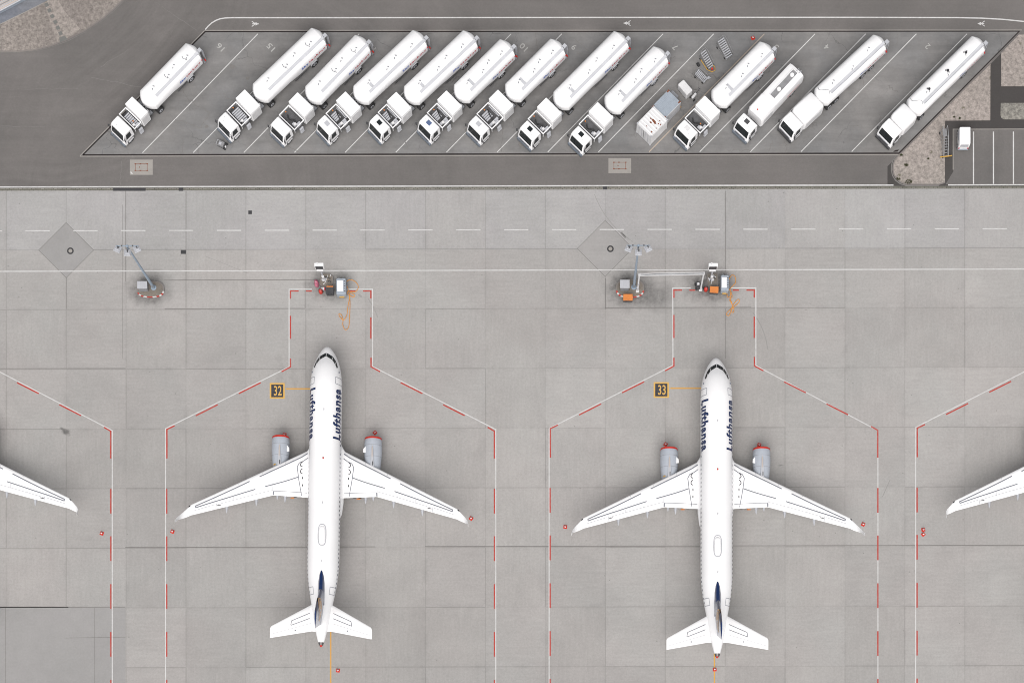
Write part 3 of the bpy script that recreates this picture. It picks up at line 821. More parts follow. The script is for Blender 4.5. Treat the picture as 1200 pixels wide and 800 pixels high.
def airfoil_ring(pt, n=9):
    cs = [(1 - math.cos(math.pi * i / n)) / 2 for i in range(n + 1)]
    return [pt(c, 1) for c in cs] + [pt(c, -1) for c in cs[-2:0:-1]]

def vecstrip(mb, pts, w, mi=0):
    """strip laid on a surface seen from above, pts are 3D"""
    P = [Vector(p) for p in pts]; A = []; B = []
    for i, p in enumerate(P):
        t = P[min(i + 1, len(P) - 1)] - P[max(i - 1, 0)]; t.z = 0; t.normalize()
        nrm = Vector((-t.y, t.x, 0)) * w / 2
        A.append(p + nrm); B.append(p - nrm)
    n = len(P); mb.add(A + B, [[n + i, n + i + 1, i + 1, i] for i in range(n - 1)], mi)

def make_airliner():
    r = empty('airliner', 0, 0)
    # fuselage
    ys = [0, -0.03, -0.08, -0.15, -0.25, -0.4, -0.6, -0.85, -1.13, -1.5, -1.9, -2.3, -2.8, -3.4, -4.2, -5, -5.6, -7, -10, -14, -18, -22, -24, -25, -26, -27, -28, -29, -30, -31, -32.2, -33, -34, -35, -36, -36.6, -36.95]
    N = 40
    mb = MB(); mb.loft([[fus(y, 2 * math.pi * i / N) for i in range(N)] for y in ys])
    body = mb.build('fuselage', 'plane', r, True)
    mb = MB(); mb.loft([[fus(y, 2 * math.pi * i / 20) for i in range(20)] for y in (-36.95, -37.15, -37.3)], 0); mb.build('tail_exhaust', 'exhaust', r, True)
    mb = MB(); mb.loft([[(0.17 * math.cos(a) * k, y, 5.15 + 0.17 * k * math.sin(a)) for a in [2 * math.pi * i / 12 for i in range(12)]] for y, k in ((-37.25, 1), (-37.42, 0.9), (-37.5, 0.4))])
    mb.build('exhaust_plug', 'red', r, True)
    # belly fairing
    mb = MB(); rings = []
    for y, w, z0, z1 in ((-10.6, 0.5, 1.85, 2.3), (-11.4, 1.6, 1.6, 2.8), (-12.5, 2.12, 1.4, 3.0), (-15, 2.25, 1.3, 3.1), (-19, 2.22, 1.3, 3.1), (-20.5, 2.02, 1.45, 3.0), (-22.0, 1.4, 1.7, 2.7), (-23, 0.5, 1.85, 2.3)):
        rings.append([(w * math.cos(a), y, (z0 + z1) / 2 + (z1 - z0) / 2 * math.sin(a)) for a in [2 * math.pi * i / 24 for i in range(24)]])
    mb.loft(rings); mb.build('belly_fairing', 'plane', r, True)
    # cockpit windows: three panes a side
    def pane(q, sgn):
        mb = MB(); nu, nv = 4, 4; vs = []
        for i in range(nu + 1):
            for j in range(nv + 1):
                a, b2 = i / nu, j / nv
                x = (q[0][0] * (1 - a) + q[1][0] * a) * (1 - b2) + (q[3][0] * (1 - a) + q[2][0] * a) * b2
                y = (q[0][1] * (1 - a) + q[1][1] * a) * (1 - b2) + (q[3][1] * (1 - a) + q[2][1] * a) * b2
                vs.append(fus_top(sgn * x, y, 0.02))
        fs = [[i * (nv + 1) + j, (i + 1) * (nv + 1) + j, (i + 1) * (nv + 1) + j + 1, i * (nv + 1) + j + 1] for i in range(nu) for j in range(nv)]
        mb.add(vs, fs); return mb.build('cockpit_window', 'glass', r, True)
    for sg in (-1, 1):
        pane([(0.03, -1.06), (0.80, -1.52), (0.72, -2.02), (0.03, -1.58)], sg)
        pane([(0.85, -1.57), (1.22, -2.16), (1.12, -2.60), (0.77, -2.06)], sg)
        pane([(1.25, -2.22), (1.48, -2.98), (1.36, -3.10), (1.16, -2.66)], sg)
    # cabin windows
    wq = None
    for sg in (-1, 1):
        for i in range(47):
            y = -6.15 - i * 0.533
            if i in (13,): continue
            if abs(y + 14.6) < 1.2 and i % 2: pass
            def ring(off):
                return [fus(y + a, sg * (R(76.5) + b2), off) for a, b2 in ((-0.11, -R(4.3)), (0.11, -R(4.3)), (0.13, 0), (0.11, R(4.3)), (-0.11, R(4.3)), (-0.13, 0))]
            mb = MB(); mb.add(ring(0.012), [[0, 1, 2, 3, 4, 5]]); mb.build('cabin_window', 'winglass', r)
    # doors: outline strips on the skin
    for sg in (-1, 1):
        for y0, y1, a0, a1 in ((-4.35, -5.2, 42, 86), (-31.2 + 1.0, -31.2 + 0.1, 38, 78)):
            mb = MB(); w = 0.045
            def arcst(y, t0, t1):
                n = 6; A = [fus(y - w, sg * R(t0 + (t1 - t0) * i / n), 0.012) for i in range(n + 1)]; B = [fus(y + w, sg * R(t0 + (t1 - t0) * i / n), 0.012) for i in range(n + 1)]
                mb.add(A + B, [[i, i + 1, n + 2 + i, n + 1 + i] for i in range(n)])
            arcst(y0, a0, a1); arcst(y1, a0, a1)
            for t in (a0, a1):
                dt = R(1.3)
                mb.add([fus(y0, sg * R(t) - dt, 0.013), fus(y1, sg * R(t) - dt, 0.013), fus(y1, sg * R(t) + dt, 0.013), fus(y0, sg * R(t) + dt, 0.013)], [[0, 1, 2, 3]])
            mb.build('door_outline', 'seamlight', r)
        # overwing exits
    # lettering on both flanks
    def lf(sg):
        def fn(u, v):
            y = -5.75 - 6.25 * u if sg < 0 else -12.0 + 6.25 * u
            th = R(72) - R(38.5) * v
            return fus(y, sg * th, 0.018)
        return fn
    for sg in (-1, 1): text_build('lettering', 'Lufthansa', lf(sg), 'navy', r, 0.046)
    # roof details: panel outline, antennas, beacon
    mb = MB(); P = []
    for i in range(25):
        a = 2 * math.pi * i / 24; ca, sa = math.cos(a), math.sin(a)
        P.append(fus_top(0.47 * math.copysign(abs(ca) ** 0.6, ca), -23.9 + 1.28 * math.copysign(abs(sa) ** 0.75, sa), 0.05))
    vecstrip(mb, P, 0.10); mb.build('roof_panel_outline', 'seamlight', r)
    mb = MB()
    rg = []
    for k, z in ((1.0, 5.90), (0.93, 5.99), (0.75, 6.04), (0.2, 6.06)):
        rg.append([(0.40 * k * math.copysign(abs(math.cos(a)) ** 0.7, math.cos(a)), -23.9 + 1.15 * k * math.copysign(abs(math.sin(a)) ** 0.8, math.sin(a)), z) for a in [2 * math.pi * i / 20 for i in range(20)]])
    mb.loft(rg); mb.build('antenna_hump', 'plane', r, True)
    mb = MB(); mb.loft([[(0.1 * k * math.cos(a), -14.5 + 0.14 * k * math.sin(a), z) for a in [i * 0.785 for i in range(8)]] for k, z in ((1, 5.9), (0.9, 6.02), (0.4, 6.07))])
    mb.build('beacon_light', 'red', r, True)
    for x, y, l in ((0, -8.4, 0.3), (0.0, -19.8, 0.3), (0, -27.0, 0.2)):
        mb = MB(); mb.side([(0, 0), (-l, 0), (-l * 0.9, 0.28), (-l * 0.4, 0.28)], -0.03, 0.03)
        mb.v = [(yy + x, xx + y, z + 5.90) for xx, yy, z in mb.v]; mb.build('antenna', 'lgrey', r)
    # wings
    for sg in (-1, 1):
        rings = []
        for x, le, te, z, t in WG:
            ch = le - te
            lean = max(0, min(1, (z - 4.25) / 0.8))
            def pt(c, s_):
                h = ch * t * prof(c) * (1.15 if s_ > 0 else 0.75) * s_
                return (sg * (x - lean * 0.9 * h), le - ch * c, z + h * (1 - lean * 0.9))
            rings.append(airfoil_ring(pt))
        mb = MB(); mb.loft(rings); w = mb.build('wing', 'plane', r, True)
        mb = MB()
        def ln(seq, wd=0.12, mi=0, off=0.02):
            P = []
            for (xa, ca), (xb, cb) in zip(seq, seq[1:]):
                n = max(2, int(abs(xb - xa) * 1.5) + int(abs(cb - ca) * 6))
                for i in range(n): P.append(wtop(xa + (xb - xa) * i / n, ca + (cb - ca) * i / n, off))
            P.append(wtop(*seq[-1], off)); P = [(sg * p[0], p[1], p[2]) for p in P]
            vecstrip(mb, P, wd, mi)
        ln([(2.25, 0.09), (8.1, 0.155)]); ln([(9.3, 0.17), (15.9, 0.30), (15.85, 0.45), (12.1, 0.545), (8.6, 0.59)]); ln([(7.4, 0.61), (6.4, 0.63), (3.4, 0.54)])
        ln([(2.2, 0.20), (3.25, 0.215), (3.5, 0.29), (3.3, 0.60), (2.95, 0.97)], 0.09)
        ln([(2.3, 0.905), (6.35, 0.86)], 0.06); ln([(6.4, 0.86), (6.42, 0.985)], 0.16, 0)
        for a in ((6.5, 0.84), (9.0, 0.82), (11.2, 0.80)): ln([a, (a[0] + 0.05, a[1] - 0.20)], 0.04, 1)
        ln([(6.5, 0.82), (13.2, 0.74)], 0.05, 1); ln([(13.3, 0.66), (13.4, 0.985)], 0.07, 1); ln([(13.5, 0.70), (16.0, 0.66)], 0.05, 1)
        ln([(12.75, 0.82), (13.25, 0.80)], 0.09, 2)
        for xx in (4.9, 7.7, 10.6, 13.5): ln([(xx, 0.02), (xx + 0.04, 0.10)], 0.03, 1)
        # walkway hooks near the root
        for c0 in (0.27, 0.425):
            P = []
            for i in range(9):
                a = R(-80 + 160 * i / 8)
                P.append(wtop(2.80 + 0.30 * math.cos(a), c0 + 0.055 * math.sin(a), 0.024))
            vecstrip(mb, [(sg * p[0], p[1], p[2]) for p in P], 0.10, 2)
        for c0 in (0.58, 0.74):
            p = wtop(2.85, c0, 0.03); mb.box((sg * p[0], p[1], p[2]), (0.12, 0.26, 0.02), 0, 2)
        mb.build('wing_marking', ['seam', 'seamlight', 'black'], w)
        # flap track fairings
        for xx, back in ((5.0, 0.80), (5.95, 0.5), (8.5, 0.80), (12.1, 0.78)):
            le, te, z = wint(xx, 1), wint(xx, 2), wint(xx, 3)
            rg = []
            for k, rr_ in ((0, 0.05), (0.15, 0.17), (0.45, 0.24), (0.72, 0.20), (0.9, 0.10), (1.0, 0.015)):
                y = te + 1.6 - (1.6 + back) * k; zz = z - 0.12 - 0.12 * math.sin(k * 3.14)
                rg.append([(sg * xx + rr_ * 0.95 * math.cos(a), y, zz + rr_ * math.sin(a)) for a in [2 * math.pi * i / 12 for i in range(12)]])
            mb = MB(); mb.loft(rg); mb.build('flap_fairing', 'lgrey', w, True)
        # orange strap hanging under the flap
        if True:
            mb = MB(); mb.box((sg * 4.1, wint(4.1, 2) - 0.12, 2.7), (0.45, 0.12, 0.1)); mb.build('flap_lock', 'orange', w)
        # navigation light
        mb = MB(); p = wtop(16.6, 0.03, 0.0); mb.box((sg * 16.6, p[1] + 0.02, p[2]), (0.25, 0.12, 0.08), -sg * R(40)); mb.build('wing_tip_light', 'glass', w)
        # engine
        ex, cz = sg * 5.75, 1.95
        rg = []
        for y, rad in ((-11.02, 0.92), (-11.0, 1.0), (-11.15, 1.06), (-11.6, 1.10), (-12.4, 1.12), (-13.4, 1.08), (-14.4, 0.98), (-14.95, 0.90), (-14.97, 0.86)):
            rg.append([(ex + rad * math.sin(a), y, cz + rad * math.cos(a)) for a in [2 * math.pi * i / 28 for i in range(28)]])
        mb = MB(); mb.loft(rg)
        en = mb.build('engine', 'nacelle', r, True)
        mb = MB()
        for yy in (-11.95, -13.35):
            rad = 1.125 if yy > -13 else 1.09
            rg = [[(ex + rad * math.sin(a), yy + q, cz + rad * math.cos(a)) for a in [2 * math.pi * i / 28 for i in range(28)]] for q in (0.02, -0.02)]
            mb.loft(rg, 0, False)
        mb.build('cowl_seam', 'grey', en)
        mb = MB(); rg = []
        for y, rad in ((-14.9, 0.62), (-15.6, 0.55), (-16.1, 0.46), (-16.4, 0.2)):
            rg.append([(ex + rad * math.sin(a), y, cz + rad * math.cos(a)) for a in [2 * math.pi * i / 20 for i in range(20)]])
        mb.loft(rg); mb.build('exhaust_nozzle', 'exhaust', en, True)
        mb = MB(); rg = []
        for y, rad in ((-10.84, 0.10), (-10.87, 0.7), (-10.90, 0.98), (-10.94, 1.05), (-11.15, 1.09), (-11.16, 1.02)):
            rg.append([(ex + rad * math.sin(a), y, cz + rad * math.cos(a)) for a in [2 * math.pi * i / 28 for i in range(28)]])
        mb.loft(rg); cv = mb.build('intake_cover', 'red', en, True)
        
        # pylon
        mb = MB()
        pl = [(-11.9, cz + 1.11, 0.07), (-12.8, cz + 1.22, 0.15), (-13.8, cz + 1.25, 0.22), (-14.8, cz + 1.25, 0.26), (-16.0, cz + 1.2, 0.26)]
        mb.loft([[(ex - wd, y, cz + 0.5), (ex + wd, y, cz + 0.5), (ex + wd * 0.8, y, z), (ex - wd * 0.8, y, z)] for y, z, wd in pl]); mb.build('pylon', 'lgrey', en, True)
        mb = MB(); mb.box((ex + 0.0, -12.9, cz + 1.22), (0.13, 1.3, 0.06)); mb.box((ex + 0.06, -14.35, cz + 1.27), (0.09, 0.5, 0.05), 0, 1)
        mb.build('pylon_plate', ['beige', 'dark'], en)
        mb = MB(); s2 = -1 if sg > 0 else 1
        mb.add([(ex + s2 * 0.85, -12.1, cz + 0.68), (ex + s2 * 0.85, -12.9, cz + 0.68), (ex + s2 * 1.17, -12.9, cz + 0.82), (ex + s2 * 1.14, -12.45, cz + 0.80),
                (ex + s2 * 0.90, -12.1, cz + 0.62), (ex + s2 * 0.90, -12.9, cz + 0.62), (ex + s2 * 1.19, -12.9, cz + 0.78), (ex + s2 * 1.16, -12.45, cz + 0.76)],
               [[0, 1, 2, 3], [7, 6, 5, 4], [0, 4, 5, 1], [1, 5, 6, 2], [2, 6, 7, 3], [3, 7, 4, 0]])
        mb.build('strake', 'white', en)
        if sg < 0:
            mb = MB(); mb.box((ex - 0.62, -14.55, cz + 0.80), (0.30, 0.12, 0.12), R(30)); mb.build('warning_strap', 'yellow', en)
        # tailplane
        rings = []
        for x, le, te, z, t in ((0.4, -31.9, -35.6, 4.85, 0.10), (1.2, -32.25, -35.55, 4.92, 0.10), (6.1, -35.05, -36.50, 5.42, 0.09), (6.25, -35.3, -36.50, 5.44, 0.05)):
            ch = le - te
            rings.append(airfoil_ring(lambda c, s_: (sg * x, le - ch * c, z + ch * t * prof(c) * s_)))
        mb = MB(); mb.loft(rings); hs_ = mb.build('tailplane', 'plane', r, True)
        TP = lambda x, c: (sg * x, (-32.25 - (x - 1.2) * 0.5714) - ((-32.25 - (x - 1.2) * 0.5714) - (-35.55 - (x - 1.2) * 0.194)) * c,
                           4.92 + (x - 1.2) * 0.102 + (3.3 - (x - 1.2) * 0.378) * 0.10 * prof(c) + 0.022)
        mb = MB()
        seq = [(1.45, 0.30), (3.65, 0.30), (3.75, 0.52), (1.45, 0.50)]
        P = []
        for (xa, ca), (xb, cb) in zip(seq, seq[1:]): P += [TP(xa + (xb - xa) * i / 6, ca + (cb - ca) * i / 6) for i in range(6)]
        P.append(TP(*seq[-1])); vecstrip(mb, P, 0.075)
        vecstrip(mb, [TP(1.3 + 4.7 * i / 8, 0.70) for i in range(9)], 0.03, 1)
        p = TP(3.2, 0.83); mb.box((p[0], p[1], p[2]), (0.14, 0.14, 0.02), 0, 0)
        mb.build('tailplane_marking', ['seam', 'seamlight'], hs_)
        # main gear
        mb = MB(); mb.cyl((sg * 3.3, -17.4, 2.6), (sg * 3.7, -17.5, 0.6), 0.16, 10); g = mb.build('main_gear', 'lgrey', r, True)
        for dx in (-0.35, 0.35):
            mb = MB(); mb.cyl((sg * 3.7 + dx - 0.17, -17.5, 0.57), (sg * 3.7 + dx + 0.17, -17.5, 0.57), 0.57, 20); mb.build('wheel', 'rubber', g, True)
    # fin
    FS = [(5.55, -29.0, -34.95, 0.40), (5.95, -29.9, -34.95, 0.38), (6.5, -30.55, -35.05, 0.33), (8, -31.55, -35.45, 0.26), (10, -32.9, -35.95, 0.20), (11.5, -33.95, -36.35, 0.14), (11.76, -34.25, -36.42, 0.10)]
    def fint(z, i):
        for a, b2 in zip(FS, FS[1:]):
            if z <= b2[0]:
                k = (z - a[0]) / (b2[0] - a[0]); return a[i] + (b2[i] - a[i]) * k
        return FS[-1][i]
    rings = []
    for z, le, te, w in FS:
        ch = le - te
        rings.append(airfoil_ring(lambda c, s_: (s_ * w * prof(c) / 0.5, le - ch * c, z)))
    mb = MB(); mb.loft(rings); fin = mb.build('fin', 'navy', r, True)
    rings = []
    for y, h, w in ((-28.25, 0.03, 0.06), (-28.4, 0.08, 0.2), (-28.8, 0.18, 0.33), (-29.6, 0.45, 0.42), (-30.6, 0.75, 0.44), (-32.5, 0.8, 0.42)):
        t = lerp(TT, y); rings.append([(w, y, t - 0.15), (w * 0.5, y, t + h * 0.8), (0, y, t + h), (-w * 0.5, y, t + h * 0.8), (-w, y, t - 0.15)])
    mb = MB(); mb.loft(rings); mb.build('dorsal_fillet', 'navy', fin, True)
    # emblem: yellow disc with a flying bird outline in blue
    def finpt(y, z, off, sg):
        le, te, w = fint(z, 1), fint(z, 2), fint(z, 3); c = min(0.98, max(0.01, (le - y) / (le - te)))
        return (sg * (w * prof(c) / 0.5 + off), y, z)
    for sg in (-1, 1):
        mb = MB(); cy, cz2, rad = -33.55, 8.6, 1.42
        vs = [finpt(cy, cz2, 0.015, sg)]; fs = []
        NR = 5; NA = 28
        for j in range(1, NR + 1):
            for i in range(NA): vs.append(finpt(cy + rad * j / NR * math.cos(2 * math.pi * i / NA), cz2 + rad * j / NR * math.sin(2 * math.pi * i / NA), 0.015, sg))
        for i in range(NA): fs.append([0, 1 + i, 1 + (i + 1) % NA])
        for j in range(NR - 1):
            for i in range(NA): fs.append([1 + j * NA + i, 1 + (j + 1) * NA + i, 1 + (j + 1) * NA + (i + 1) % NA, 1 + j * NA + (i + 1) % NA])
        mb.add(vs, fs); em = mb.build('emblem', 'crane', fin, True)
        mb = MB()
        def fs_line(pts, w):
            for (a, b2) in zip(pts, pts[1:]):
                A, B = Vector(a), Vector(b2); t = (B - A).normalized(); n_ = Vector((-t.y, t.x)) * w / 2
                mb.add([finpt(cy + q.x, cz2 + q.y, 0.03, sg) for q in (A + n_, B + n_, B - n_, A - n_)], [[0, 1, 2, 3]])
        fs_line([(1.18 * math.cos(i * math.pi / 12), 1.18 * math.sin(i * math.pi / 12)) for i in range(25)], 0.10)
        fs_line([(0.95, 0.42), (0.4, 0.12), (-0.1, -0.1), (-0.75, -0.55)], 0.16)
        fs_line([(0.1, 0.0), (-0.35, 0.55), (-0.85, 0.70)], 0.20); fs_line([(0.05, -0.02), (-0.5, 0.2), (-0.95, 0.22)], 0.16)
        fs_line([(-0.05, -0.08), (0.1, -0.6), (-0.1, -0.85)], 0.16)
        mb.build('emblem_bird', 'navy', em)
    # nose gear
    mb = MB(); mb.cyl((0, -5.0, 2.0), (0, -5.1, 0.4), 0.12, 10); g = mb.build('nose_gear', 'lgrey', r, True)
    for dx in (-0.25, 0.25):
        mb = MB(); mb.cyl((dx - 0.1, -5.1, 0.38), (dx + 0.1, -5.1, 0.38), 0.38, 18); mb.build('wheel', 'rubber', g, True)
    # pitot probes
    for sg in (-1, 1):
        mb = MB(); p = fus(-3.6, sg * R(62), 0.05); mb.box(p, (0.12, 0.2, 0.08)); mb.build('probe', 'seam', r)
    return r

A0 = make_airliner()
planes = [(386.8, 415.4, R(-0.86)), (836.8, 428.2, 0.0), (-63.6, 405.3, 0.0), (1265.5, 408.0, 0.0)]
plab = ['whole white airliner parked at stand 32, left of the two complete ones', 'whole white airliner parked at stand 33, right of the two complete ones',
        'airliner at the left edge of which only one wing shows', 'airliner at the right edge of which only one wing tip shows']
for i, (px, py, rz) in enumerate(planes):
    a = A0 if i == 0 else copy_tree(A0)
    x, y = G(px, py); a.location = (x, y, 0); a.rotation_euler = (0, 0, rz)
    tag(a, plab[i], 'airliner', 'airliners parked on the apron')

# ------------------------------------------------------------------ fuel trucks
def wheel(parent, x, y, r=0.50, w=0.3, double=False):
    ww = w * (1.9 if double else 1)
    sg = 1 if y > 0 else -1
    yo, yi = y, y - sg * ww
    mb = MB(); mb.cyl((x, yi, r), (x, yo, r), r, 20)
    o = mb.build('wheel', 'rubber', parent, True)
    mb = MB(); mb.cyl((x, yo - sg * 0.03, r), (x, yo + sg * 0.012, r), r * 0.56, 14); mb.cyl((x, yo, r), (x, yo + sg * 0.05, r), r * 0.2, 10, 1)
    mb.build('rim', ['lgrey', 'mid'], o, True)
    return o

def cab(r, kind, sky_col, cl=1.85):
    """cab-over cab, bumper at x=0, back of the cab at x=-cl"""
    hz = 2.95 if kind != 'low' else 2.75
    mb = MB()
    lo = [(-0.02, 0.55), (-0.02, 1.25), (-0.10, 1.42), (-0.42, hz - 0.22), (-0.62, hz - 0.04), (-0.9, hz), (-cl + 0.1, hz), (-cl, hz - 0.08), (-cl, 0.95), (-1.5, 0.95), (-1.5, 0.62), (-0.55, 0.55)]
    prof2 = lo
    n = len(prof2); rings = []
    for yy, ins in ((-1.22, 1), (-1.17, 0.45), (-0.9, 0), (0.9, 0), (1.17, 0.45), (1.22, 1)):
        ring = []
        for x, z in prof2:
            zz = z - (0.10 * ins if z > 2.3 else 0); xx = x - (0.10 * ins if x > -0.7 and z < 2.6 else 0)
            yo = yy * (0.94 if z > 2.3 else 1.0)
            ring.append((xx, yo, zz))
        rings.append(ring)
    mb.loft(rings); c = mb.build('cab', 'white', r, True)
    # windscreen
    mb = MB()
    def ws(t): return (-0.10 - 0.32 * t, 1.42 + (hz - 0.22 - 1.42) * t)
    P = []
    for t in (0.04, 0.94):
        x, z = ws(t)
        for y in (-1.12, -0.9, 0.9, 1.12):
            P.append((x + 0.022 - (0.075 if abs(y) > 1 else 0), y * (0.97 if t > 0.5 else 1), z))
    mb.add(P, [[0, 1, 5, 4], [1, 2, 6, 5], [2, 3, 7, 6]]); mb.build('windscreen', 'glass', c, True)
    for sg in (-1, 1):
        mb = MB(); y0, y1 = sg * 1.232, sg * 1.165
        mb.add([(-0.48, y0, 1.62), (-1.35, y0, 1.62), (-1.35, y1, hz - 0.36), (-0.70, y1, hz - 0.36)], [[0, 1, 2, 3]]); mb.build('side_window', 'glass', c)
        mb = MB(); mb.box((-0.18, sg * 1.42, 2.15), (0.12, 0.22, 0.55), 0, 0, 0.03); mb.tube([(-0.3, sg * 1.18, 2.5), (-0.2, sg * 1.42, 2.5)], 0.025, 6); mb.build('mirror', 'dark', c)
        mb = MB(); mb.box((0.045, sg * 0.92, 0.72), (0.04, 0.36, 0.2), 0, 0, 0.01); mb.build('headlight', 'steel', c)
        mb = MB(); mb.box((-1.15, sg * 1.15, 1.06), (1.25, 0.2, 0.1)); mb.box((-0.55, sg * 1.13, 0.82), (0.12, 0.22, 0.5)); mb.build('mudguard', 'mid', c)
    mb = MB(); mb.box((0.03, 0, 0.66), (0.26, 2.4, 0.46), 0, 0, 0.06); mb.build('bumper', 'bumper' if kind != 'white' else 'dark', c, False)
    mb = MB(); mb.box((-0.01, 0, 1.12), (0.06, 1.7, 0.34)); [mb.box((0.022, 0, 1.0 + 0.11 * i), (0.02, 1.6, 0.04), 0, 1) for i in range(3)]; mb.build('grille', ['lgrey', 'dark'], c)
    if sky_col:
        mb = MB(); mb.box((-1.18, -0.12, hz + 0.02), (0.52, 0.62, 0.06), 0, 0, 0.02); mb.build('roof_hatch', sky_col, c)
    mb = MB()
    for x, y in ((-0.8, 0.5), (-0.78, -0.45), (-1.2, -0.75), (-0.95, 0.15)): mb.box((x, y, hz + 0.01), (0.05, 0.05, 0.04))
    mb.build('roof_fitting', 'grey', c)
    wheel(r, -0.98, 1.16); wheel(r, -0.98, -1.16)
    return c

def tank_ring(x, k, kz, w=1.25, zb=1.10, zt=3.45, n=36, zl=None):
    cz, hh = (zb + zt) / 2, (zt - zb) / 2
    ring = []
    for i in range(n):
        a = 2 * math.pi * i / n; ca, sa = math.cos(a), math.sin(a)
        if ca >= 0: ring.append((x, w * k * math.copysign(abs(sa) ** 0.72, sa), cz + hh * kz * abs(ca) ** 0.80))
        else: ring.append((x, w * k * math.copysign(abs(sa) ** 0.40, sa), cz - (cz - (zl if zl else zb)) * kz * abs(ca) ** 0.55))
    return ring
def tank_surf(z, w=1.25, zb=1.10, zt=3.45):
    cz, hh = (zb + zt) / 2, (zt - zb) / 2
    ca = max(-1, min(1, (z - cz) / hh)); ca = math.copysign(abs(ca) ** (1 / 0.80), ca); sa = math.sqrt(max(0, 1 - ca * ca))
    return w * sa ** 0.72
def tank_z(y, w=1.25, zb=1.10, zt=3.45):
    cz, hh = (zb + zt) / 2, (zt - zb) / 2
    sa = min(1, abs(y) / w) ** (1 / 0.72); ca = math.sqrt(max(0, 1 - sa * sa))
    return cz + hh * ca ** 0.80

def tank(r, x0, L, variant, zt=3.45, w=1.25, zb=1.10, rnd=None, name='tank'):
    """tank from x0 (front end of the straight part) back over L"""
    rings = []
    F, Bk = 0.85, 0.55
    ks = (0.12, 0.35, 0.55, 0.72, 0.85, 0.94, 1.0)
    for k in ks: rings.append(tank_ring(x0 + F * (1 - k ** 2.1) - 0.12, k, min(1, 0.35 + 0.65 * k), w, zb, zt, zl=1.5))
    for q, zl_ in ((0.2, 1.5), (0.38, 1.42), (0.5, 1.0), (0.56, 0.88), (0.8, 0.86), (1.0, 0.86)): rings.append(tank_ring(x0 - 0.12 - (L - 0.2) * q, 1, 1, w, zb, zt, zl=zl_))
    for k in ks[-2::-1]: rings.append(tank_ring(x0 - L + 0.08 - Bk * (1 - k ** 2.0), k, min(1, 0.45 + 0.55 * k), w, zb, zt, zl=0.95))
    mb = MB(); mb.loft(rings); tk = mb.build(name, 'white', r, True)
    xr = x0 - L
    # walkway along the shoulder
    mb = MB(); yw = 0.80 if variant != 'C' else 0.58; wd = 0.17
    za, zb_ = tank_z(yw - wd, w, zb, zt) + 0.03, tank_z(yw + wd, w, zb, zt) + 0.03
    x1 = x0 - 0.9
    for (xa, xb, ya, yb_, z1_, z2_) in ((x1, xr - 0.1, yw - wd, yw + wd, za, zb_),):
        mb.add([(xa, ya, z1_), (xb, ya, z1_), (xb, yb_, z2_), (xa, yb_, z2_), (xa, ya, z1_ - 0.05), (xb, ya, z1_ - 0.05), (xb, yb_, z2_ - 0.05), (xa, yb_, z2_ - 0.05)],
               [[0, 1, 2, 3], [7, 6, 5, 4], [0, 4, 5, 1], [1, 5, 6, 2], [2, 6, 7, 3], [3, 7, 4, 0]])
    if variant == 'A':
        mb.box((x1 - 0.75, 0.14, zt + 0.0), (0.36, 0.95, 0.05))
    mb.build('walkway', 'walk', tk)
    if variant == 'C':
        mb = MB(); mb.box((x1 - (L - 1) * 0.5, yw + wd + 0.03, zb_ + 0.02), (L - 1.1, 0.05, 0.10)); mb.build('walkway_rail', 'lgrey', tk)
    # hatches along the top
    ups = (0.16, 0.44, 0.60, 0.84) if variant != 'C' else (0.2, 0.5, 0.8)
    for i, t in enumerate(ups):
        x = x0 - L * t; y = -0.15 if i % 2 == 0 else 0.22
        z = tank_z(y, w, zb, zt)
        rr_ = [(0.24 * math.cos(a), 0.24 * math.sin(a)) for a in [2 * math.pi * q / 14 for q in range(14)]]
        mb = MB(); mb.prism([(x + a, y + b2) for a, b2 in rr_], z - 0.05, z + 0.05)
        mb.box((x + 0.15, y + 0.1, z + 0.07), (0.20, 0.09, 0.09), R(30), 1); mb.box((x - 0.2, y - 0.04, z + 0.07), (0.09, 0.2, 0.08), R(30), 1)
        mb.build('manhole_lid', ['white', 'grey'], tk)
    if variant == 'B':
        for t in (0.42, 0.80):
            x = x0 - L * t; P = [(x, -0.25), (x + 0.12, 0.05), (x - 0.05, 0.42), (x - 0.1, 0.55)]
            mb = MB(); mb.tube([(a, b2, tank_z(b2, w, zb, zt) + 0.06) for a, b2 in P], 0.035, 6); mb.build('vent_pipe', 'grey', tk)
    if variant == 'C':
        P = []
        for i in range(15):
            t = i / 14; y = -0.95 + 1.6 * t; x = x0 - 0.25 - 0.5 * t + 0.28 * math.sin(t * 6.5)
            P.append((x, y, tank_z(y, w, zb, zt) + 0.03))
        mb = MB(); mb.tube(P, 0.028, 6); mb.build('hose', 'grey', tk)
    # rear ladder, bumper, lamps
    mb = MB(); xl = xr - Bk * 0.55
    for y in (0.55, 0.92): mb.tube([(xr + 0.2, y, zt - 0.15), (xl - 0.15, y, zt - 0.05), (xl - 0.42, y, zt - 0.6), (xl - 0.42, y, 0.8)], 0.035, 6)
    for i in range(8): mb.tube([(xl - 0.42, 0.55, 0.9 + i * 0.29), (xl - 0.42, 0.92, 0.9 + i * 0.29)], 0.025, 6)
    mb.box((xl - 0.1, 0.74, zt - 0.06), (0.45, 0.46, 0.05))
    mb.build('rear_ladder', 'lgrey', r)
    mb = MB(); mb.box((xr - 0.35, 0, 0.72), (0.25, 2.4, 0.26), 0, 0, 0.04); mb.build('rear_bumper', 'grey', r)
    for sg in (-1, 1):
        mb = MB(); mb.box((xr - 0.55, sg * 1.0, 0.86), (0.14, 0.3, 0.2), 0, 0, 0.03); mb.build('tail_light', 'red', r)
    mb = MB(); y = tank_surf(2.35, w, zb, zt); mb.box((xr + 0.1, y * 0.98, 2.4), (0.22, 0.05, 0.28)); mb.build('warning_plate', 'lred', tk)
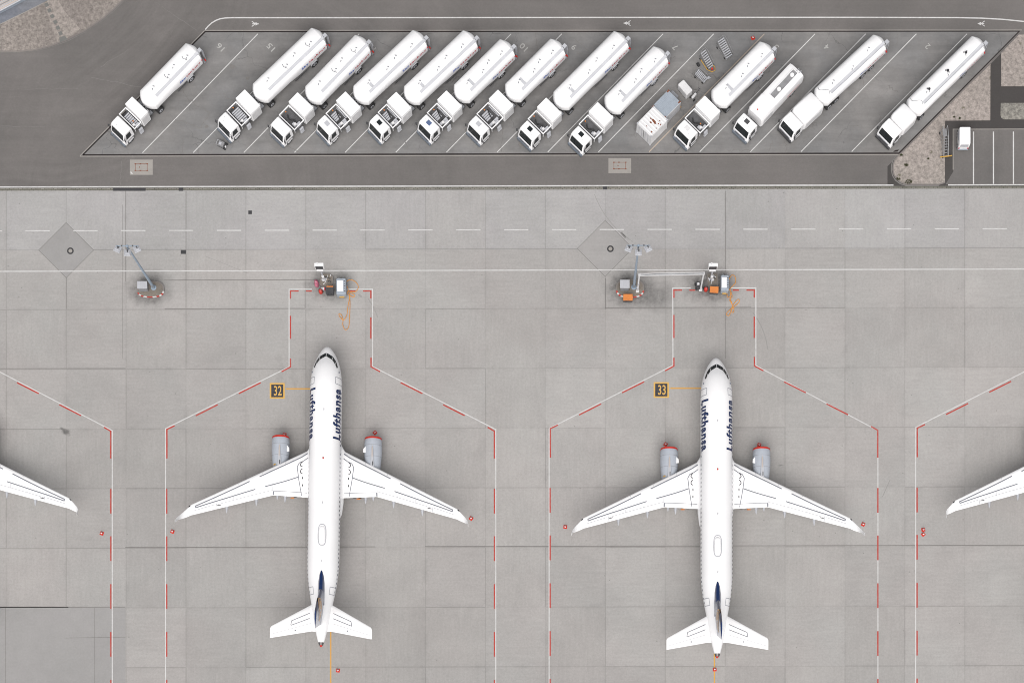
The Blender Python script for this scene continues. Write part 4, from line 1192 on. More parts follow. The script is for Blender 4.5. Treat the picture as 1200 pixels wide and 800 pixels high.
    mb = MB(); mb.box((x0 - 0.35, tank_surf(1.7, w, zb, zt) + 0.0, 1.75), (0.35, 0.03, 0.22)); mb.build('data_plate', 'grey', tk)
    return tk

def letters(tk, x_start, length, zc, hgt, w=1.25, zb=1.10, zt=3.45):
    sky = 0.32
    def fn(xa, l):
        def f(u, v):
            z = zc + (v - 0.5) * hgt
            return (xa - l * u, tank_surf(z, w, zb, zt) + 0.015, z)
        return f
    text_build('lettering', 'Sky', fn(x_start, length * 0.29), 'lblue', tk, 0.02)
    text_build('lettering', 'tanking', fn(x_start - length * 0.31, length * 0.69), 'lred', tk, 0.02)

def place(A, B, Cc, W_=1.22):
    """A cab roof corner, B and C ends of the tank's far edge -> pose and lengths"""
    a = Vector(G(*A, 2.9)); b2 = Vector(G(*B, 2.5)); c = Vector(G(*Cc, 2.5))
    d1 = (b2 - c); L = d1.length; f = d1.normalized()
    ab = (a - b2).dot(f)
    left = Vector((-f.y, f.x))
    xb = -(0.55 + ab)
    org = b2 - f * xb + left * W_
    return org, math.atan2(f.y, f.x), xb, L

def semi(A, B, Cc, label, sky_col='glass', variant='A', platform='hose', cabl=1.65, lamp=False):
    TW = 1.40
    org, rz, xb, L = place(A, B, Cc, TW - 0.02)
    r = empty('fuel_truck', org.x, org.y, rz)
    tag(r, label, 'fuel truck', 'white fuel trucks parked in the slanted bays')
    cl = 1.75
    cab(r, 'std', sky_col, cl)
    xc1 = xb + 1.15; xc0 = xc1 + cabl      # cabinet from xc1 to xc0
    # chassis
    mb = MB()
    for sg in (-1, 1): mb.box(((xb - 2.2 - 1.2) / 2 - 0.3, sg * 0.42, 0.92), (abs(xb - 2.2) - 0.8, 0.16, 0.28))
    mb.box((xb - 0.1, 0, 1.0), (1.5, 1.0, 0.2)); mb.box((xb + 0.55, 0, 0.95), (0.5, 2.0, 0.1), 0, 1)
    for y in (-0.6, -0.2, 0.25, 0.62): mb.tube([(xc1 - 0.05, y, 1.35), (xb + 0.55, y + 0.05, 1.15), (xb + 0.1, y, 1.3)], 0.05, 6, 1)
    mb.box((xb + 0.75, -0.75, 1.3), (0.45, 0.42, 0.3), 0, 2); mb.box((xb + 0.8, 0.1, 1.25), (0.4, 0.35, 0.25), 0, 2); mb.box((xb + 0.7, 0.8, 1.2), (0.45, 0.4, 0.3), 0, 2); mb.cyl((xb + 0.75, -0.3, 1.3), (xb + 0.75, -0.3, 1.6), 0.12, 10, 2); mb.cyl((xb + 0.6, 0.5, 1.3), (xb + 0.85, 0.5, 1.4), 0.1, 8, 1)
    mb.build('chassis', ['dark', 'mid', 'grey'], r)
    # cabinet
    hw = 1.37
    mb = MB(); mb.box(((xc0 + xc1) / 2, 0, 2.12), (cabl, 2 * hw, 2.2), 0, 0, 0.05); cb = mb.build('pump_cabinet', 'white', r, False)
    mb = MB(); mb.box(((xc0 + xc1) / 2, hw + 0.012, 2.0), (cabl - 0.25, 0.02, 1.7)); mb.build('cabinet_door', 'white2', cb)
    mb = MB(); mb.cyl((xc1 - 0.12, 1.0, 1.6), (xc1 - 0.12, 1.0, 2.7), 0.14, 10); mb.build('filter_bottle', 'white2', cb, True)
    # equipment platform between cab and cabinet
    p0, p1 = -cl - 0.30, xc0 + 0.14
    zp = 2.42; mid_ = (p0 + p1) / 2; ln_ = abs(p1 - p0)
    mb = MB(); mb.box((mid_, 0, 1.62), (ln_ - 0.1, 2.6, 0.1), 0, 1)
    mb.build('deck', ['mid', 'mid'], r)
    mb = MB()
    q = 0.11
    for x in (p0, p1): mb.box((x, 0, zp), (q, 2.72, 0.1))
    for y in (-1.31, 1.31): mb.box((mid_, y, zp - 0.002), (ln_ - q, q, 0.1))
    for x in (p0, p1):
        for y in (-1.31, 1.31): mb.box((x, y, 2.0), (0.06, 0.06, 0.78))
    pf = mb.build('platform_rail', 'white', r)
    mb = MB()
    if platform == 'ladder':
        for i in range(6): mb.box((mid_ - 0.05, -0.75 + i * 0.28, 2.0), (ln_ * 0.72, 0.19, 0.12), 0, 2)
        mb.tube([(mid_ - 0.3, -1.05, 2.2), (mid_, -0.95, 2.3), (mid_ + 0.35, -1.1, 2.15)], 0.06, 6, 1)
        mb.box((mid_, 0, 1.70), (ln_ * 0.6, 1.9, 0.03), 0, 1)
    elif platform == 'hose':
        for i in range(4): mb.box((mid_ + 0.12, -0.8 + i * 0.27, 1.9), (ln_ * 0.5, 0.19, 0.2), 0, 2)
        mb.box((mid_ + 0.1, 0.75, 2.05), (ln_ * 0.7, 0.3, 0.3), 0, 2); mb.box((p0 + 0.12, 0.1, 2.2), (0.1, 2.0, 0.05), 0, 0)
        P = [(mid_ - 0.45 + 0.9 * math.sin(i * 0.16) * 0.5, -0.9 + i * 0.13, 2.05 + 0.22 * math.sin(i * 0.3)) for i in range(13)]
        mb.tube(P, 0.07, 8, 1)
        [mb.box((p1 + 0.2, -0.9 + 0.2 * i, 2.3), (0.2, 0.12, 0.05), 0, 2) for i in range(9)]
    else:
        P = [(mid_ + 0.2 * math.sin(i * 0.5), -0.8 + i * 0.15, 1.85 + 0.1 * math.cos(i)) for i in range(9)]
        mb.tube(P, 0.08, 8, 1); mb.box((mid_ + 0.3, 0.7, 2.0), (0.35, 0.5, 0.3), 0, 2); mb.box((p0 + 0.15, 0, 2.1), (0.1, 2.2, 0.06), 0, 0)
    mb.build('hose_rack', ['grey', 'rubber', 'lgrey'], r)
    # side step box on the driver's side
    mb = MB()
    mb.box((mid_ - 0.1, 1.1, 2.1), (0.6, 0.34, 0.5), 0, 0, 0.03); mb.box((mid_ + 0.25, 0.85, 2.3), (0.3, 0.3, 0.22), 0, 1)
    mb.build('control_box', ['lgrey', 'white2'], r)
    mb = MB()
    for i in range(4): mb.box((mid_ - 0.1, 1.44 + 0.03 * i, 1.5 - i * 0.27), (0.55, 0.2, 0.05))
    for dx in (-0.28, 0.28): mb.box((mid_ - 0.1 + dx, 1.47, 1.1), (0.04, 0.1, 0.95))
    mb.build('side_step', 'lgrey', r)
    mb = MB(); mb.box((mid_, -1.0 if not lamp else 0.55, zp + 0.06), (0.13, 0.13, 0.12)); mb.build('beacon_light', 'orange', r)
    # fuel tank box and mudguards
    mb = MB(); mb.box((xc0 - 0.9, 1.08, 0.85), (1.1, 0.35, 0.5), 0, 0, 0.04); mb.build('step_box', 'mid', r)
    tk = tank(r, xb, L, variant, 3.45, TW)
    letters(tk, xb - L + (4.35 if L > 9.4 else 4.0), 4.0 if L > 9.4 else 3.6, 2.28, 0.62, TW)
    # skirt and running gear
    mb = MB(); mb.side([(xb - 1.2, 1.5), (xb - L * 0.45, 1.15), (xb - L * 0.5, 1.5)], -1.0, 1.0)
    mb.box((xb - L * 0.72, 0, 1.02), (L * 0.5, 1.9, 0.5), 0, 0, 0.05); mb.build('trailer_frame', 'mid', r)
    for sg in (-1, 1):
        mb = MB(); mb.side([(xb - L + 2.9, 0.85), (xb - L + 2.75, 1.18), (xb - L + 1.9, 1.2), (xb - L + 1.75, 0.85), (xb - L + 1.8, 0.85), (xb - L + 1.95, 1.14), (xb - L + 2.7, 1.12), (xb - L + 2.84, 0.85)], sg * 1.0, sg * 1.40)
        mb.build('mudguard', 'lgrey', r)
        wheel(r, xb - 0.55, sg * 1.3, 0.5, 0.3, True)
        wheel(r, xb - L + 2.3, sg * 1.34, 0.52)
        mb = MB(); mb.box((xb - L * 0.55, sg * 1.28, 0.8), (L * 0.2, 0.05, 0.2)); mb.build('side_guard', 'mid', r)
    return r

semi((132, 145), (163.6, 108), (218, 51.6), 'leftmost fuel truck, alone in its bay, five-slot grey rack behind the cab', None, 'B', 'ladder', 1.3, True)
semi((261.6, 144.4), (295.6, 100), (365, 33.6), 'long fuel truck second from left, small grey unit on the ground beside its cab', None, 'B', 'ladder', 1.6)
semi((320.6, 147), (357, 103), (416, 42), 'shorter fuel truck third from left, plain cab roof and empty dark platform', None, 'B', 'empty', 1.65)
semi((377, 147), (413.4, 102.4), (483.4, 36.3), 'long fuel truck fourth from left with pale grey hatch on its cab roof', 'lgrey', 'A', 'hose', 1.65)
semi((437.5, 145), (472.7, 102.8), (542.5, 36.6), 'long fuel truck fifth from left with dark square hatch on its cab roof', 'glass', 'A', 'hose', 1.65)
semi((495, 145), (531.2, 101), (585.6, 47), 'shorter fuel truck with blue square hatch on its cab roof', 'glass_blue', 'A', 'hose', 1.65)
semi((553.8, 146.9), (591.3, 100), (644.8, 46.3), 'shorter fuel truck with pale grey roof hatch, right of the blue hatched one', 'lgrey', 'A', 'hose', 1.65)
semi((611.3, 150), (647.7, 109.3), (718.9, 37.6), 'longest tank fuel truck with black roof hatch beside a dark stain', 'glass', 'A', 'empty', 1.65)
semi((671.6, 156.6), (707.8, 114.4), (765, 55.3), 'fuel truck with black roof hatch next to the white containers on their left', 'glass', 'A', 'empty', 1.65)
semi((796.5, 150), (833, 107), (889.7, 49.7), 'fuel truck with white roof hatch right of the containers and metal carts', 'white2', 'A', 'empty', 1.65, True)

def hooded(A, B, Cc, label, dark_valves):
    org, rz, xb, L = place(A, B, Cc)
    r = empty('fuel_truck', org.x, org.y, rz)
    tag(r, label, 'fuel truck', 'white fuel trucks parked in the slanted bays')
    cab(r, 'white', None, 1.8)
    x1 = -1.95; x2 = xb + 0.75
    rings = []
    for x, k, zt in ((x1, 0.86, 2.75), (x1 - 0.25, 0.97, 3.15), (x1 - 0.6, 1.0, 3.3), (x2 + 0.2, 1.0, 3.3), (x2, 0.97, 3.2)):
        rings.append([(x, y * k, z if z < 2 else zt - (3.3 - z)) for y, z in ((-1.25, 1.0), (-1.25, 2.85), (-1.15, 3.15), (-0.95, 3.28), (0.95, 3.28), (1.15, 3.15), (1.25, 2.85), (1.25, 1.0))])
    mb = MB(); mb.loft(rings); hd = mb.build('equipment_housing', 'white', r, True)
    mb = MB(); mb.box(((x1 + x2) / 2, 1.262, 1.95), (abs(x2 - x1) - 0.6, 0.02, 1.3)); mb.build('shutter', 'white2', hd)
    mb = MB()
    for sg in (-1, 1): mb.box(((xb - 2.6) / 2 - 0.3, sg * 0.42, 0.92), (abs(xb - 1.8) - 0.6, 0.16, 0.28))
    mb.build('chassis', 'dark', r)
    tk = tank(r, xb, L, 'C', 3.35, 1.27)
    letters(tk, xb - L + 4.4, 3.9, 2.2, 0.5, 1.27, 1.10, 3.35)
    if dark_valves:
        for t in (0.23, 0.52, 0.80):
            x = xb - L * t; z = tank_z(-0.1, 1.27, 1.10, 3.35)
            mb = MB(); mb.cyl((x, -0.1, z - 0.02), (x, -0.1, z + 0.16), 0.15, 12); mb.box((x + 0.16, -0.3, z + 0.06), (0.2, 0.1, 0.1), R(40)); mb.tube([(x, -0.1, z + 0.1), (x + 0.3, 0.2, z + 0.06)], 0.03, 6); mb.build('valve', 'black', tk, True)
    for sg in (-1, 1):
        wheel(r, xb - 0.65, sg * 1.2, 0.52, 0.3, True); wheel(r, xb - 1.9 + 0.1, sg * 1.2, 0.52, 0.3, True) if not dark_valves else None
        for dx in ((2.1, 3.5) if not dark_valves else (3.1,)): wheel(r, xb - L + dx, sg * 1.2, 0.5, 0.3)
        mb = MB(); mb.side([(xb - L + 3.9, 0.85), (xb - L + 3.7, 1.22), (xb - L + 1.9, 1.22), (xb - L + 1.7, 0.85), (xb - L + 1.8, 0.85), (xb - L + 1.95, 1.14), (xb - L + 3.65, 1.12), (xb - L + 3.8, 0.85)], sg * 0.85, sg * 1.24); mb.build('mudguard', 'mid', r)
    mb = MB(); mb.box((xb - L * 0.6, 0, 1.02), (L * 0.7, 1.7, 0.5), 0, 0, 0.05); mb.build('trailer_frame', 'mid', r)
    return r
hooded((920.3, 140.6), (954.4, 105), (1022.8, 41.6), 'long slim fuel truck with rounded white housing behind the cab, clean white tank top', False)
hooded((1035.9, 148.3), (1062.7, 117.8), (1138, 43.4), 'rightmost fuel truck beside the gravel, three black valves on its tank top', True)

# small rigid fuel truck
org, rz, xb, L = place((864.4, 140.6), (876.2, 127.5), (923.4, 76.5))
r = empty('fuel_truck', org.x, org.y, rz)
tag(r, 'short rigid fuel truck with two round white domes on a grey roof tray', 'fuel truck', 'white fuel trucks parked in the slanted bays')
cab(r, 'std', 'dark', 1.75)
xf = xb
rings = []
for x, k, zt in ((xf, 0.9, 2.85), (xf - 0.25, 1.0, 3.15), (xf - 2.4, 1.0, 3.15)):
    rings.append([(x, y * k, z if z < 2 else zt - (3.15 - z)) for y, z in ((-1.2, 0.9), (-1.2, 2.75), (-1.05, 3.05), (-0.85, 3.13), (0.85, 3.13), (1.05, 3.05), (1.2, 2.75), (1.2, 0.9))])
mb = MB(); mb.loft(rings); hd = mb.build('equipment_housing', 'white', r, True)
mb = MB(); mb.box((xf - 1.2, 1.215, 1.8), (1.7, 0.02, 1.2)); mb.build('shutter', 'white2', hd)
mb = MB(); mb.box((xf - 0.5, -0.1, 3.18), (0.13, 0.13, 0.14)); mb.build('beacon_light', 'red', hd)
rings = [[(x, y, z if z < 2 else z - dz) for y, z in ((-1.2, 0.95), (-1.2, 2.5), (-1.1, 2.85), (-0.7, 3.05), (0.7, 3.05), (1.1, 2.85), (1.2, 2.5), (1.2, 0.95))] for x, dz in ((xf - 2.42, 0), (xf - L + 0.2, 0), (xf - L - 0.25, 0.12))]
mb = MB(); mb.loft(rings); tk = mb.build('tank', 'white', r, True)
mb = MB(); mb.box((xf - L * 0.5 - 1.35, 0.12, 3.07), (L - 3.1, 0.72, 0.05)); tr = mb.build('roof_tray', 'steel', tk)
mb = MB()
for y in (-0.28, 0.52): mb.box((xf - L * 0.5 - 1.35, y, 3.13), (L - 3.0, 0.07, 0.16))
for x in (xf - 2.85 - 0.05, xf - L + 0.15): mb.box((x, 0.12, 3.128), (0.06, 0.74, 0.15))
mb.build('tray_rim', 'white', tk)
for t in (0.30, 0.86):
    x = xf - 2.9 - (L - 3.1) * t
    mb = MB(); mb.loft([[(x + 0.26 * k * math.cos(a), 0.12 + 0.26 * k * math.sin(a), z) for a in [2 * math.pi * i / 18 for i in range(18)]] for k, z in ((1, 3.08), (1, 3.22), (0.85, 3.30), (0.4, 3.34))])
    mb.build('dome_lid', 'white', tk, True)
mb = MB()
for y in (0.2, 0.6): mb.tube([(xf - L + 0.1, y, 3.1), (xf - L - 0.35, y, 3.15), (xf - L - 0.5, y, 2.6), (xf - L - 0.5, y, 0.8)], 0.035, 6)
for i in range(7): mb.tube([(xf - L - 0.5, 0.2, 0.9 + i * 0.28), (xf - L - 0.5, 0.6, 0.9 + i * 0.28)], 0.025, 6)
mb.build('rear_ladder', 'lgrey', r)
mb = MB(); mb.box((xf - L / 2 - 0.5, 0, 0.8), (L + 1.0, 0.9, 0.26)); mb.build('chassis', 'dark', r)
for sg in (-1, 1):
    wheel(r, xf - L + 1.5, sg * 1.17, 0.5, 0.3, True)
    mb = MB(); mb.box((xf - L - 0.3, sg * 0.9, 0.85), (0.12, 0.3, 0.2)); mb.build('tail_light', 'red', r)
mb = MB(); mb.box((xf - L + 1.5, 1.213, 1.45), (2.3, 0.015, 0.09)); mb.build('side_stripe', 'lred', tk)
mb = MB(); mb.tube([(xf - L - 0.4, 0.9, 1.2), (xf - L - 0.8, 1.15, 1.2), (xf - L - 0.9, 1.0, 1.0)], 0.04, 6); mb.build('hose_coupling', 'steel', r)

# ------------------------------------------------------------------ containers and small equipment in the bays
FW = Vector((-0.699, -0.715)); FA = math.atan2(FW.y, FW.x)
def loc_at(px, py, h=0): return G(px, py, h)
x, y = G(764.5, 142.5, 2.6)
r = empty('shipping_container', x, y, FA)
tag(r, 'white ribbed roof storage container with rust streaks, its door facing the road', 'container')
mb = MB(); mb.box((0, 0, 1.33), (2.99, 2.44, 2.5)); bd = mb.build('body', 'white2', r)
mb = MB()
for i in range(7): mb.box((-1.2 + i * 0.4, 0, 2.60), (0.10, 2.2, 0.05))
for sg in (-1, 1):
    for i in range(14): mb.box((-1.35 + i * 0.205, sg * 1.225, 1.35), (0.09, 0.035, 2.2))
mb.build('corrugation', 'white', bd)
mb = MB(); [mb.cyl((1.53, y_, 0.2), (1.53, y_, 2.45), 0.025, 6) for y_ in (-0.75, -0.3, 0.3, 0.75)]; mb.box((1.515, 0, 1.33), (0.03, 0.04, 2.3), 0, 1); mb.build('door_bar', ['lgrey', 'dark'], bd)
mb = MB()
for sx in (-1, 1):
    for sy in (-1, 1):
        for z in (0.08, 2.55): mb.box((sx * 1.43, sy * 1.16, z), (0.20, 0.18, 0.17))
mb.build('corner_fitting', 'lgrey', bd)
rr = random.Random(11)
mb = MB()
for i, (u_, v_, l_, w_) in enumerate(((-0.15, 0.1, 0.8, 0.20), (-0.05, 0.35, 0.5, 0.14), (0.25, -0.05, 0.4, 0.12), (-0.35, 0.75, 0.22, 0.10), (-0.7, 0.6, 0.30, 0.07), (0.9, -0.1, 0.16, 0.12), (1.0, 0.85, 0.2, 0.16), (-0.4, 1.0, 0.2, 0.14), (0.3, 0.95, 0.16, 0.1), (-0.1, -0.35, 0.4, 0.09))):
    n = 12; P = []
    for k in range(n):
        a = 2 * math.pi * k / n; q = rr.uniform(0.55, 1.0)
        P.append((u_ + w_ * q * math.cos(a), v_ + l_ * 0.5 * q * math.sin(a)))
    mb.sheet(P, 2.63 + 0.002 * i)
mb.build('rust_stain', 'rust', bd, smooth='keep')
x, y = G(780.8, 122.5, 2.4)
r = empty('shipping_container', x, y, FA)
tag(r, 'container with blue-grey ribbed roof and four brown corner castings', 'container')
mb = MB(); mb.box((0, 0, 1.23), (2.9, 2.2, 2.3)); bd = mb.build('body', 'white2', r)
mb = MB(); mb.box((0, 0, 2.40), (2.85, 2.16, 0.04)); [mb.box((0, -1.0 + i * 0.2, 2.43), (2.8, 0.09, 0.04)) for i in range(11)]; mb.build('roof', 'blue_grey', bd)
mb = MB()
for sx in (-1, 1):
    for sy in (-1, 1):
        for z in (0.1, 2.42): mb.box((sx * 1.32, sy * 0.98, z), (0.34, 0.17, 0.14))
mb.build('corner_fitting', 'rust', bd)
mb = MB(); [mb.box((-1.3 + i * 0.2, 1.112, 1.25), (0.08, 0.03, 2.0)) for i in range(14)]; mb.build('corrugation', 'lgrey', bd)
x, y = G(787.6, 113.4, 1.2)
r = empty('equipment_box', x, y, FA); tag(r, 'small grey metal box behind the blue-grey roofed container', 'metal box')
MB().box((0, 0, 0.62), (1.15, 1.0, 1.1), 0, 0, 0.05).build('body', 'blue_grey', r)
MB().box((0, 0, 1.19), (1.22, 1.06, 0.05)).build('lid', 'grey', r)
x, y = G(792.8, 124.5, 0.2)
r = empty('pallet', x, y, FA); tag(r, 'pale wooden pallet leaning out behind the containers', 'pallet')
mb = MB(); [mb.box((-0.35 + i * 0.14, 0, 0.14), (0.10, 1.0, 0.025)) for i in range(6)]; mb.build('top_boards', 'wood', r)
mb = MB(); [mb.box((0, yy, 0.065), (0.8, 0.1, 0.12)) for yy in (-0.42, 0, 0.42)]; mb.build('bearers', 'wood', r)
# covered box
x, y = G(803.0, 102.5, 1.3); T2 = math.atan2(-(112), 95)
r = empty('covered_trailer', x, y, T2); tag(r, 'small off-white box trailer between the containers and the metal carts', 'box trailer')
mb = MB(); mb.box((0, 0, 0.78), (1.78, 0.98, 1.2), 0, 0, 0.09); mb.build('cover', 'white2', r, False)
mb = MB(); mb.box((0, 0, 0.15), (1.5, 0.8, 0.1)); mb.tube([(-0.9, 0, 0.25), (-1.35, 0, 0.3)], 0.03); mb.build('frame', 'dark', r)
for sx in (-0.5, 0.5):
    for sg in (-1, 1): mb = MB(); mb.cyl((sx, sg * 0.40, 0.16), (sx, sg * 0.48, 0.16), 0.16, 12); mb.build('wheel', 'rubber', r, True)
# small cart with a white machine
x, y = G(813.4, 112.4, 0.5)
r = empty('hand_cart', x, y, R(48)); tag(r, 'tiny white wheeled machine right below the off-white box trailer', 'cart')
mb = MB(); mb.box((0, 0, 0.42), (0.75, 0.3, 0.35), 0, 0, 0.04); mb.box((0.2, 0, 0.64), (0.28, 0.26, 0.14), 0, 0, 0.03); mb.build('body', 'white2', r)
mb = MB(); mb.tube([(0.35, 0, 0.3), (0.75, 0.02, 0.45), (1.0, 0.05, 0.8)], 0.025, 6); mb.box((1.0, 0.05, 0.8), (0.06, 0.3, 0.05)); mb.build('handle', 'dark', r)
for sg in (-1, 1):
    mb = MB(); mb.cyl((-0.3, sg * 0.25, 0.18), (-0.3, sg * 0.34, 0.18), 0.18, 14); mb.build('wheel', 'rubber', r, True)
# metal stair carts
def stair_cart(px, py, rz, ln, wd, label, n, col='steel', yellow=False, top=1.5):
    x, y = G(px, py, 0.7); r = empty('maintenance_steps', x, y, rz); tag(r, label, 'steps', 'metal maintenance steps')
    mb = MB()
    for sg in (-1, 1):
        mb.tube([(-ln / 2, sg * wd / 2, 0.25), (ln / 2, sg * wd / 2, top)], 0.035, 6); mb.tube([(-ln / 2, sg * wd / 2, 0.22), (ln / 2, sg * wd / 2, 0.22)], 0.035, 6)
        mb.tube([(ln / 2, sg * wd / 2, 0.22), (ln / 2, sg * wd / 2, top)], 0.03, 6)
        mb.tube([(-ln / 2, sg * wd / 2, 0.95), (ln * 0.2, sg * wd / 2, top + 0.5), (ln / 2, sg * wd / 2, top + 0.5)], 0.025, 6)
    for i in range(2): mb.tube([((-0.5 + i) * ln, -wd / 2, 0.22), ((-0.5 + i) * ln, wd / 2, 0.22)], 0.035, 6)
    mb.tube([(ln / 2, -wd / 2, top + 0.5), (ln / 2, wd / 2, top + 0.5)], 0.025, 6)
    mb.build('frame', col, r)
    mb = MB()
    for i in range(n):
        t = (i + 0.5) / n; mb.box((-ln / 2 + ln * t, 0, 0.27 + (top - 0.25) * t), (0.13, wd - 0.06, 0.03))
    mb.build('treads', 'lgrey', r)
    for sx, sg in ((-0.36, -1), (-0.36, 1), (0.40, -1), (0.40, 1)):
        mb = MB(); mb.cyl((sx * ln, sg * (wd / 2 + 0.02), 0.14), (sx * ln, sg * (wd / 2 + 0.1), 0.14), 0.14, 12); mb.build('wheel', 'rubber', r, True)
    return r
stair_cart(849.5, 57.5, math.atan2(13, -9) , 2.1, 0.95, 'grey metal steps at the top, nearest the kerb line, among the carts', 9)
r = stair_cart(828.5, 70.5, math.atan2(-13, 10) + math.pi, 1.9, 0.75, 'grey metal steps with yellow towing frame and red lamp, middle one of the carts', 8)
mb = MB(); mb.tube([(0.6, 0.5, 0.4), (-0.9, 0.62, 0.42), (-1.5, 0.3, 0.42), (-1.55, -0.1, 0.42), (-1.2, -0.35, 0.42), (-0.9, -0.3, 0.42)], 0.05, 6); mb.build('tow_frame', 'yellow', r)
mb = MB(); mb.cyl((-1.22, 0.1, 0.35), (-1.22, 0.1, 0.6), 0.13, 12); mb.build('warning_lamp', 'red', r, True)
mb = MB(); mb.cyl((0.35, 0.95, 0.25), (0.35, 1.20, 0.25), 0.25, 16); mb.build('spare_wheel', 'rubber', r, True)
r = stair_cart(822, 88.5, math.atan2(9, -12), 1.5, 0.8, 'lowest metal cart, small grey rack of bars above the off-white box trailer', 8, 'steel', False, 0.75)
mb = MB(); mb.cyl((-0.9, -0.35, 0.3), (-0.75, -0.55, 0.3), 0.16, 14); mb.tube([(-0.7, 0, 0.4), (-0.9, -0.4, 0.4), (-1.1, -0.6, 0.4)], 0.05); mb.build('tow_bar', 'lgrey', r)
# small generator by the second truck
x, y = G(259.4, 168.6, 0.5)
r = empty('portable_generator', x, y, R(-24)); tag(r, 'small grey wheeled unit on the ground in front of the second truck', 'generator')
mb = MB(); mb.box((-0.02, 0, 0.42), (0.72, 0.62, 0.45), 0, 0, 0.05); mb.build('body', 'steel', r)
mb = MB(); mb.box((-0.1, -0.05, 0.67), (0.3, 0.3, 0.06)); mb.tube([(-0.4, -0.3, 0.5), (-0.6, -0.3, 0.6), (-0.6, 0.3, 0.6), (-0.4, 0.3, 0.5)], 0.03, 6); mb.build('top_panel', 'lgrey', r)
mb = MB(); mb.box((0.05, 0, 0.17), (0.95, 0.7, 0.08)); mb.build('frame', 'dark', r)
for sg in (-1, 1): mb = MB(); mb.cyl((0.50, sg * 0.30, 0.2), (0.50, sg * 0.40, 0.2), 0.2, 14); mb.build('wheel', 'rubber', r, True)
mb = MB(); mb.cyl((0.62, -0.12, 0.35), (0.62, -0.12, 0.55), 0.10, 10); mb.build('filter', 'white2', r, True)

# ------------------------------------------------------------------ cones
def cone_master():
    r = empty('traffic_cone', 0, 0)
    MB().box((0, 0, 0.025), (0.46, 0.46, 0.05), 0, 0, 0.02).build('base', 'red', r)
    mb = MB(); rg = []
    def rn(rad, z): return [(rad * math.cos(a), rad * math.sin(a), z) for a in [2 * math.pi * i / 18 for i in range(18)]]
    mb.loft([rn(0.19, 0.05), rn(0.115, 0.27)], 0, False); mb.loft([rn(0.115, 0.27), rn(0.06, 0.44)], 1, False); mb.loft([rn(0.06, 0.44), rn(0.035, 0.50), rn(0.01, 0.505)], 0, False)
    mb.build('cone', ['red', 'white'], r, True)
    return r
cm = cone_master()
cones = [(552, 607, 'red cone just beyond the right wing tip of the stand 32 airliner'), (202, 622.4, 'red cone beyond the left wing tip of the stand 32 airliner'),
         (119.2, 624.5, 'red cone beyond the wing tip of the airliner cut by the left edge'), (662.4, 616.9, 'red cone left of the left wing tip of the stand 33 airliner'),
         (1011.6, 613.9, 'red cone beside the right wing tip of the stand 33 airliner'), (396, 785, 'red cone behind the tail of the stand 32 airliner'),
         (837.6, 783.8, 'red cone on the yellow line behind the tail of the stand 33 airliner'), (439.3, 506.6, 'red cone in front of the right engine of the stand 32 airliner'),
         (333.4, 509.0, 'red cone touching the left engine of the stand 32 airliner'), (780, 520.3, 'red cone in front of the left engine of the stand 33 airliner'),
         (889.8, 520.9, 'red cone in front of the right engine of the stand 33 airliner'), (1082, 620.2, 'upper of the two red cones standing together at right'),
         (1082, 625.6, 'lower of the two red cones standing together at right'), (882.4, 44.6, 'lone orange-red cone near the rear of a fuel truck in the bays')]
rr = random.Random(5)
for i, (px, py, lb) in enumerate(cones):
    c = cm if i == 0 else copy_tree(cm)
    x, y = G(px, py, 0.1); c.location = (x, y, 0.02); c.rotation_euler = (0, 0, rr.uniform(0, 1.57)); tag(c, lb, 'traffic cone', 'red and white warning cones')

# ------------------------------------------------------------------ islands with masts
def stripes(cx, cy, rx, ry, a0, a1, n, parent):
    mb = MB()
    for i in range(n):
        for j in range(3):
            t0 = R(a0 + (a1 - a0) * (i + j / 3) / n); t1 = R(a0 + (a1 - a0) * (i + (j + 1) / 3) / n)
            P = [(cx + rx * k * math.copysign(abs(math.cos(t)) ** 0.75, math.cos(t)), cy + ry * k * math.copysign(abs(math.sin(t)) ** 0.75, math.sin(t))) for k, t in ((0.90, t0), (1.012, t0), (1.012, t1), (0.90, t1))]
            mb.add([(p[0], p[1], 0.175) for p in P] + [(P[1][0], P[1][1], 0.02), (P[2][0], P[2][1], 0.02)], [[0, 1, 2, 3], [1, 4, 5, 2]], i % 2)
    return mb.build('painted_kerb', ['liner', 'linew'], parent)
def island(px, py, rx, ry, label, a0, a1, n):
    x, y = G(px, py); r = empty('kerb_island', x, y); tag(r, label, 'kerb island', 'raised islands carrying the light masts')
    P = []
    for i in range(40):
        a = 2 * math.pi * i / 40; P.append((rx * math.copysign(abs(math.cos(a)) ** 0.75, math.cos(a)), ry * math.copysign(abs(math.sin(a)) ** 0.75, math.sin(a))))
    mb = MB(); mb.prism(P, -0.02, 0.165); mb.build('kerb_ring', 'kerb', r)
    mb = MB(); mb.prism([(a * 0.90, b2 * 0.88) for a, b2 in P], 0.1, 0.185); mb.build('surface', 'island', r)
    stripes(0, 0, rx, ry, a0, a1, n, r)
    return r
island(176.6, 339.2, 1.72, 1.02, 'oval island with red and white kerb under the left light mast', 200, 350, 10)
island(738.3, 338.2, 1.78, 1.16, 'oval island with red and white kerb under the middle light mast', 190, 350, 11)
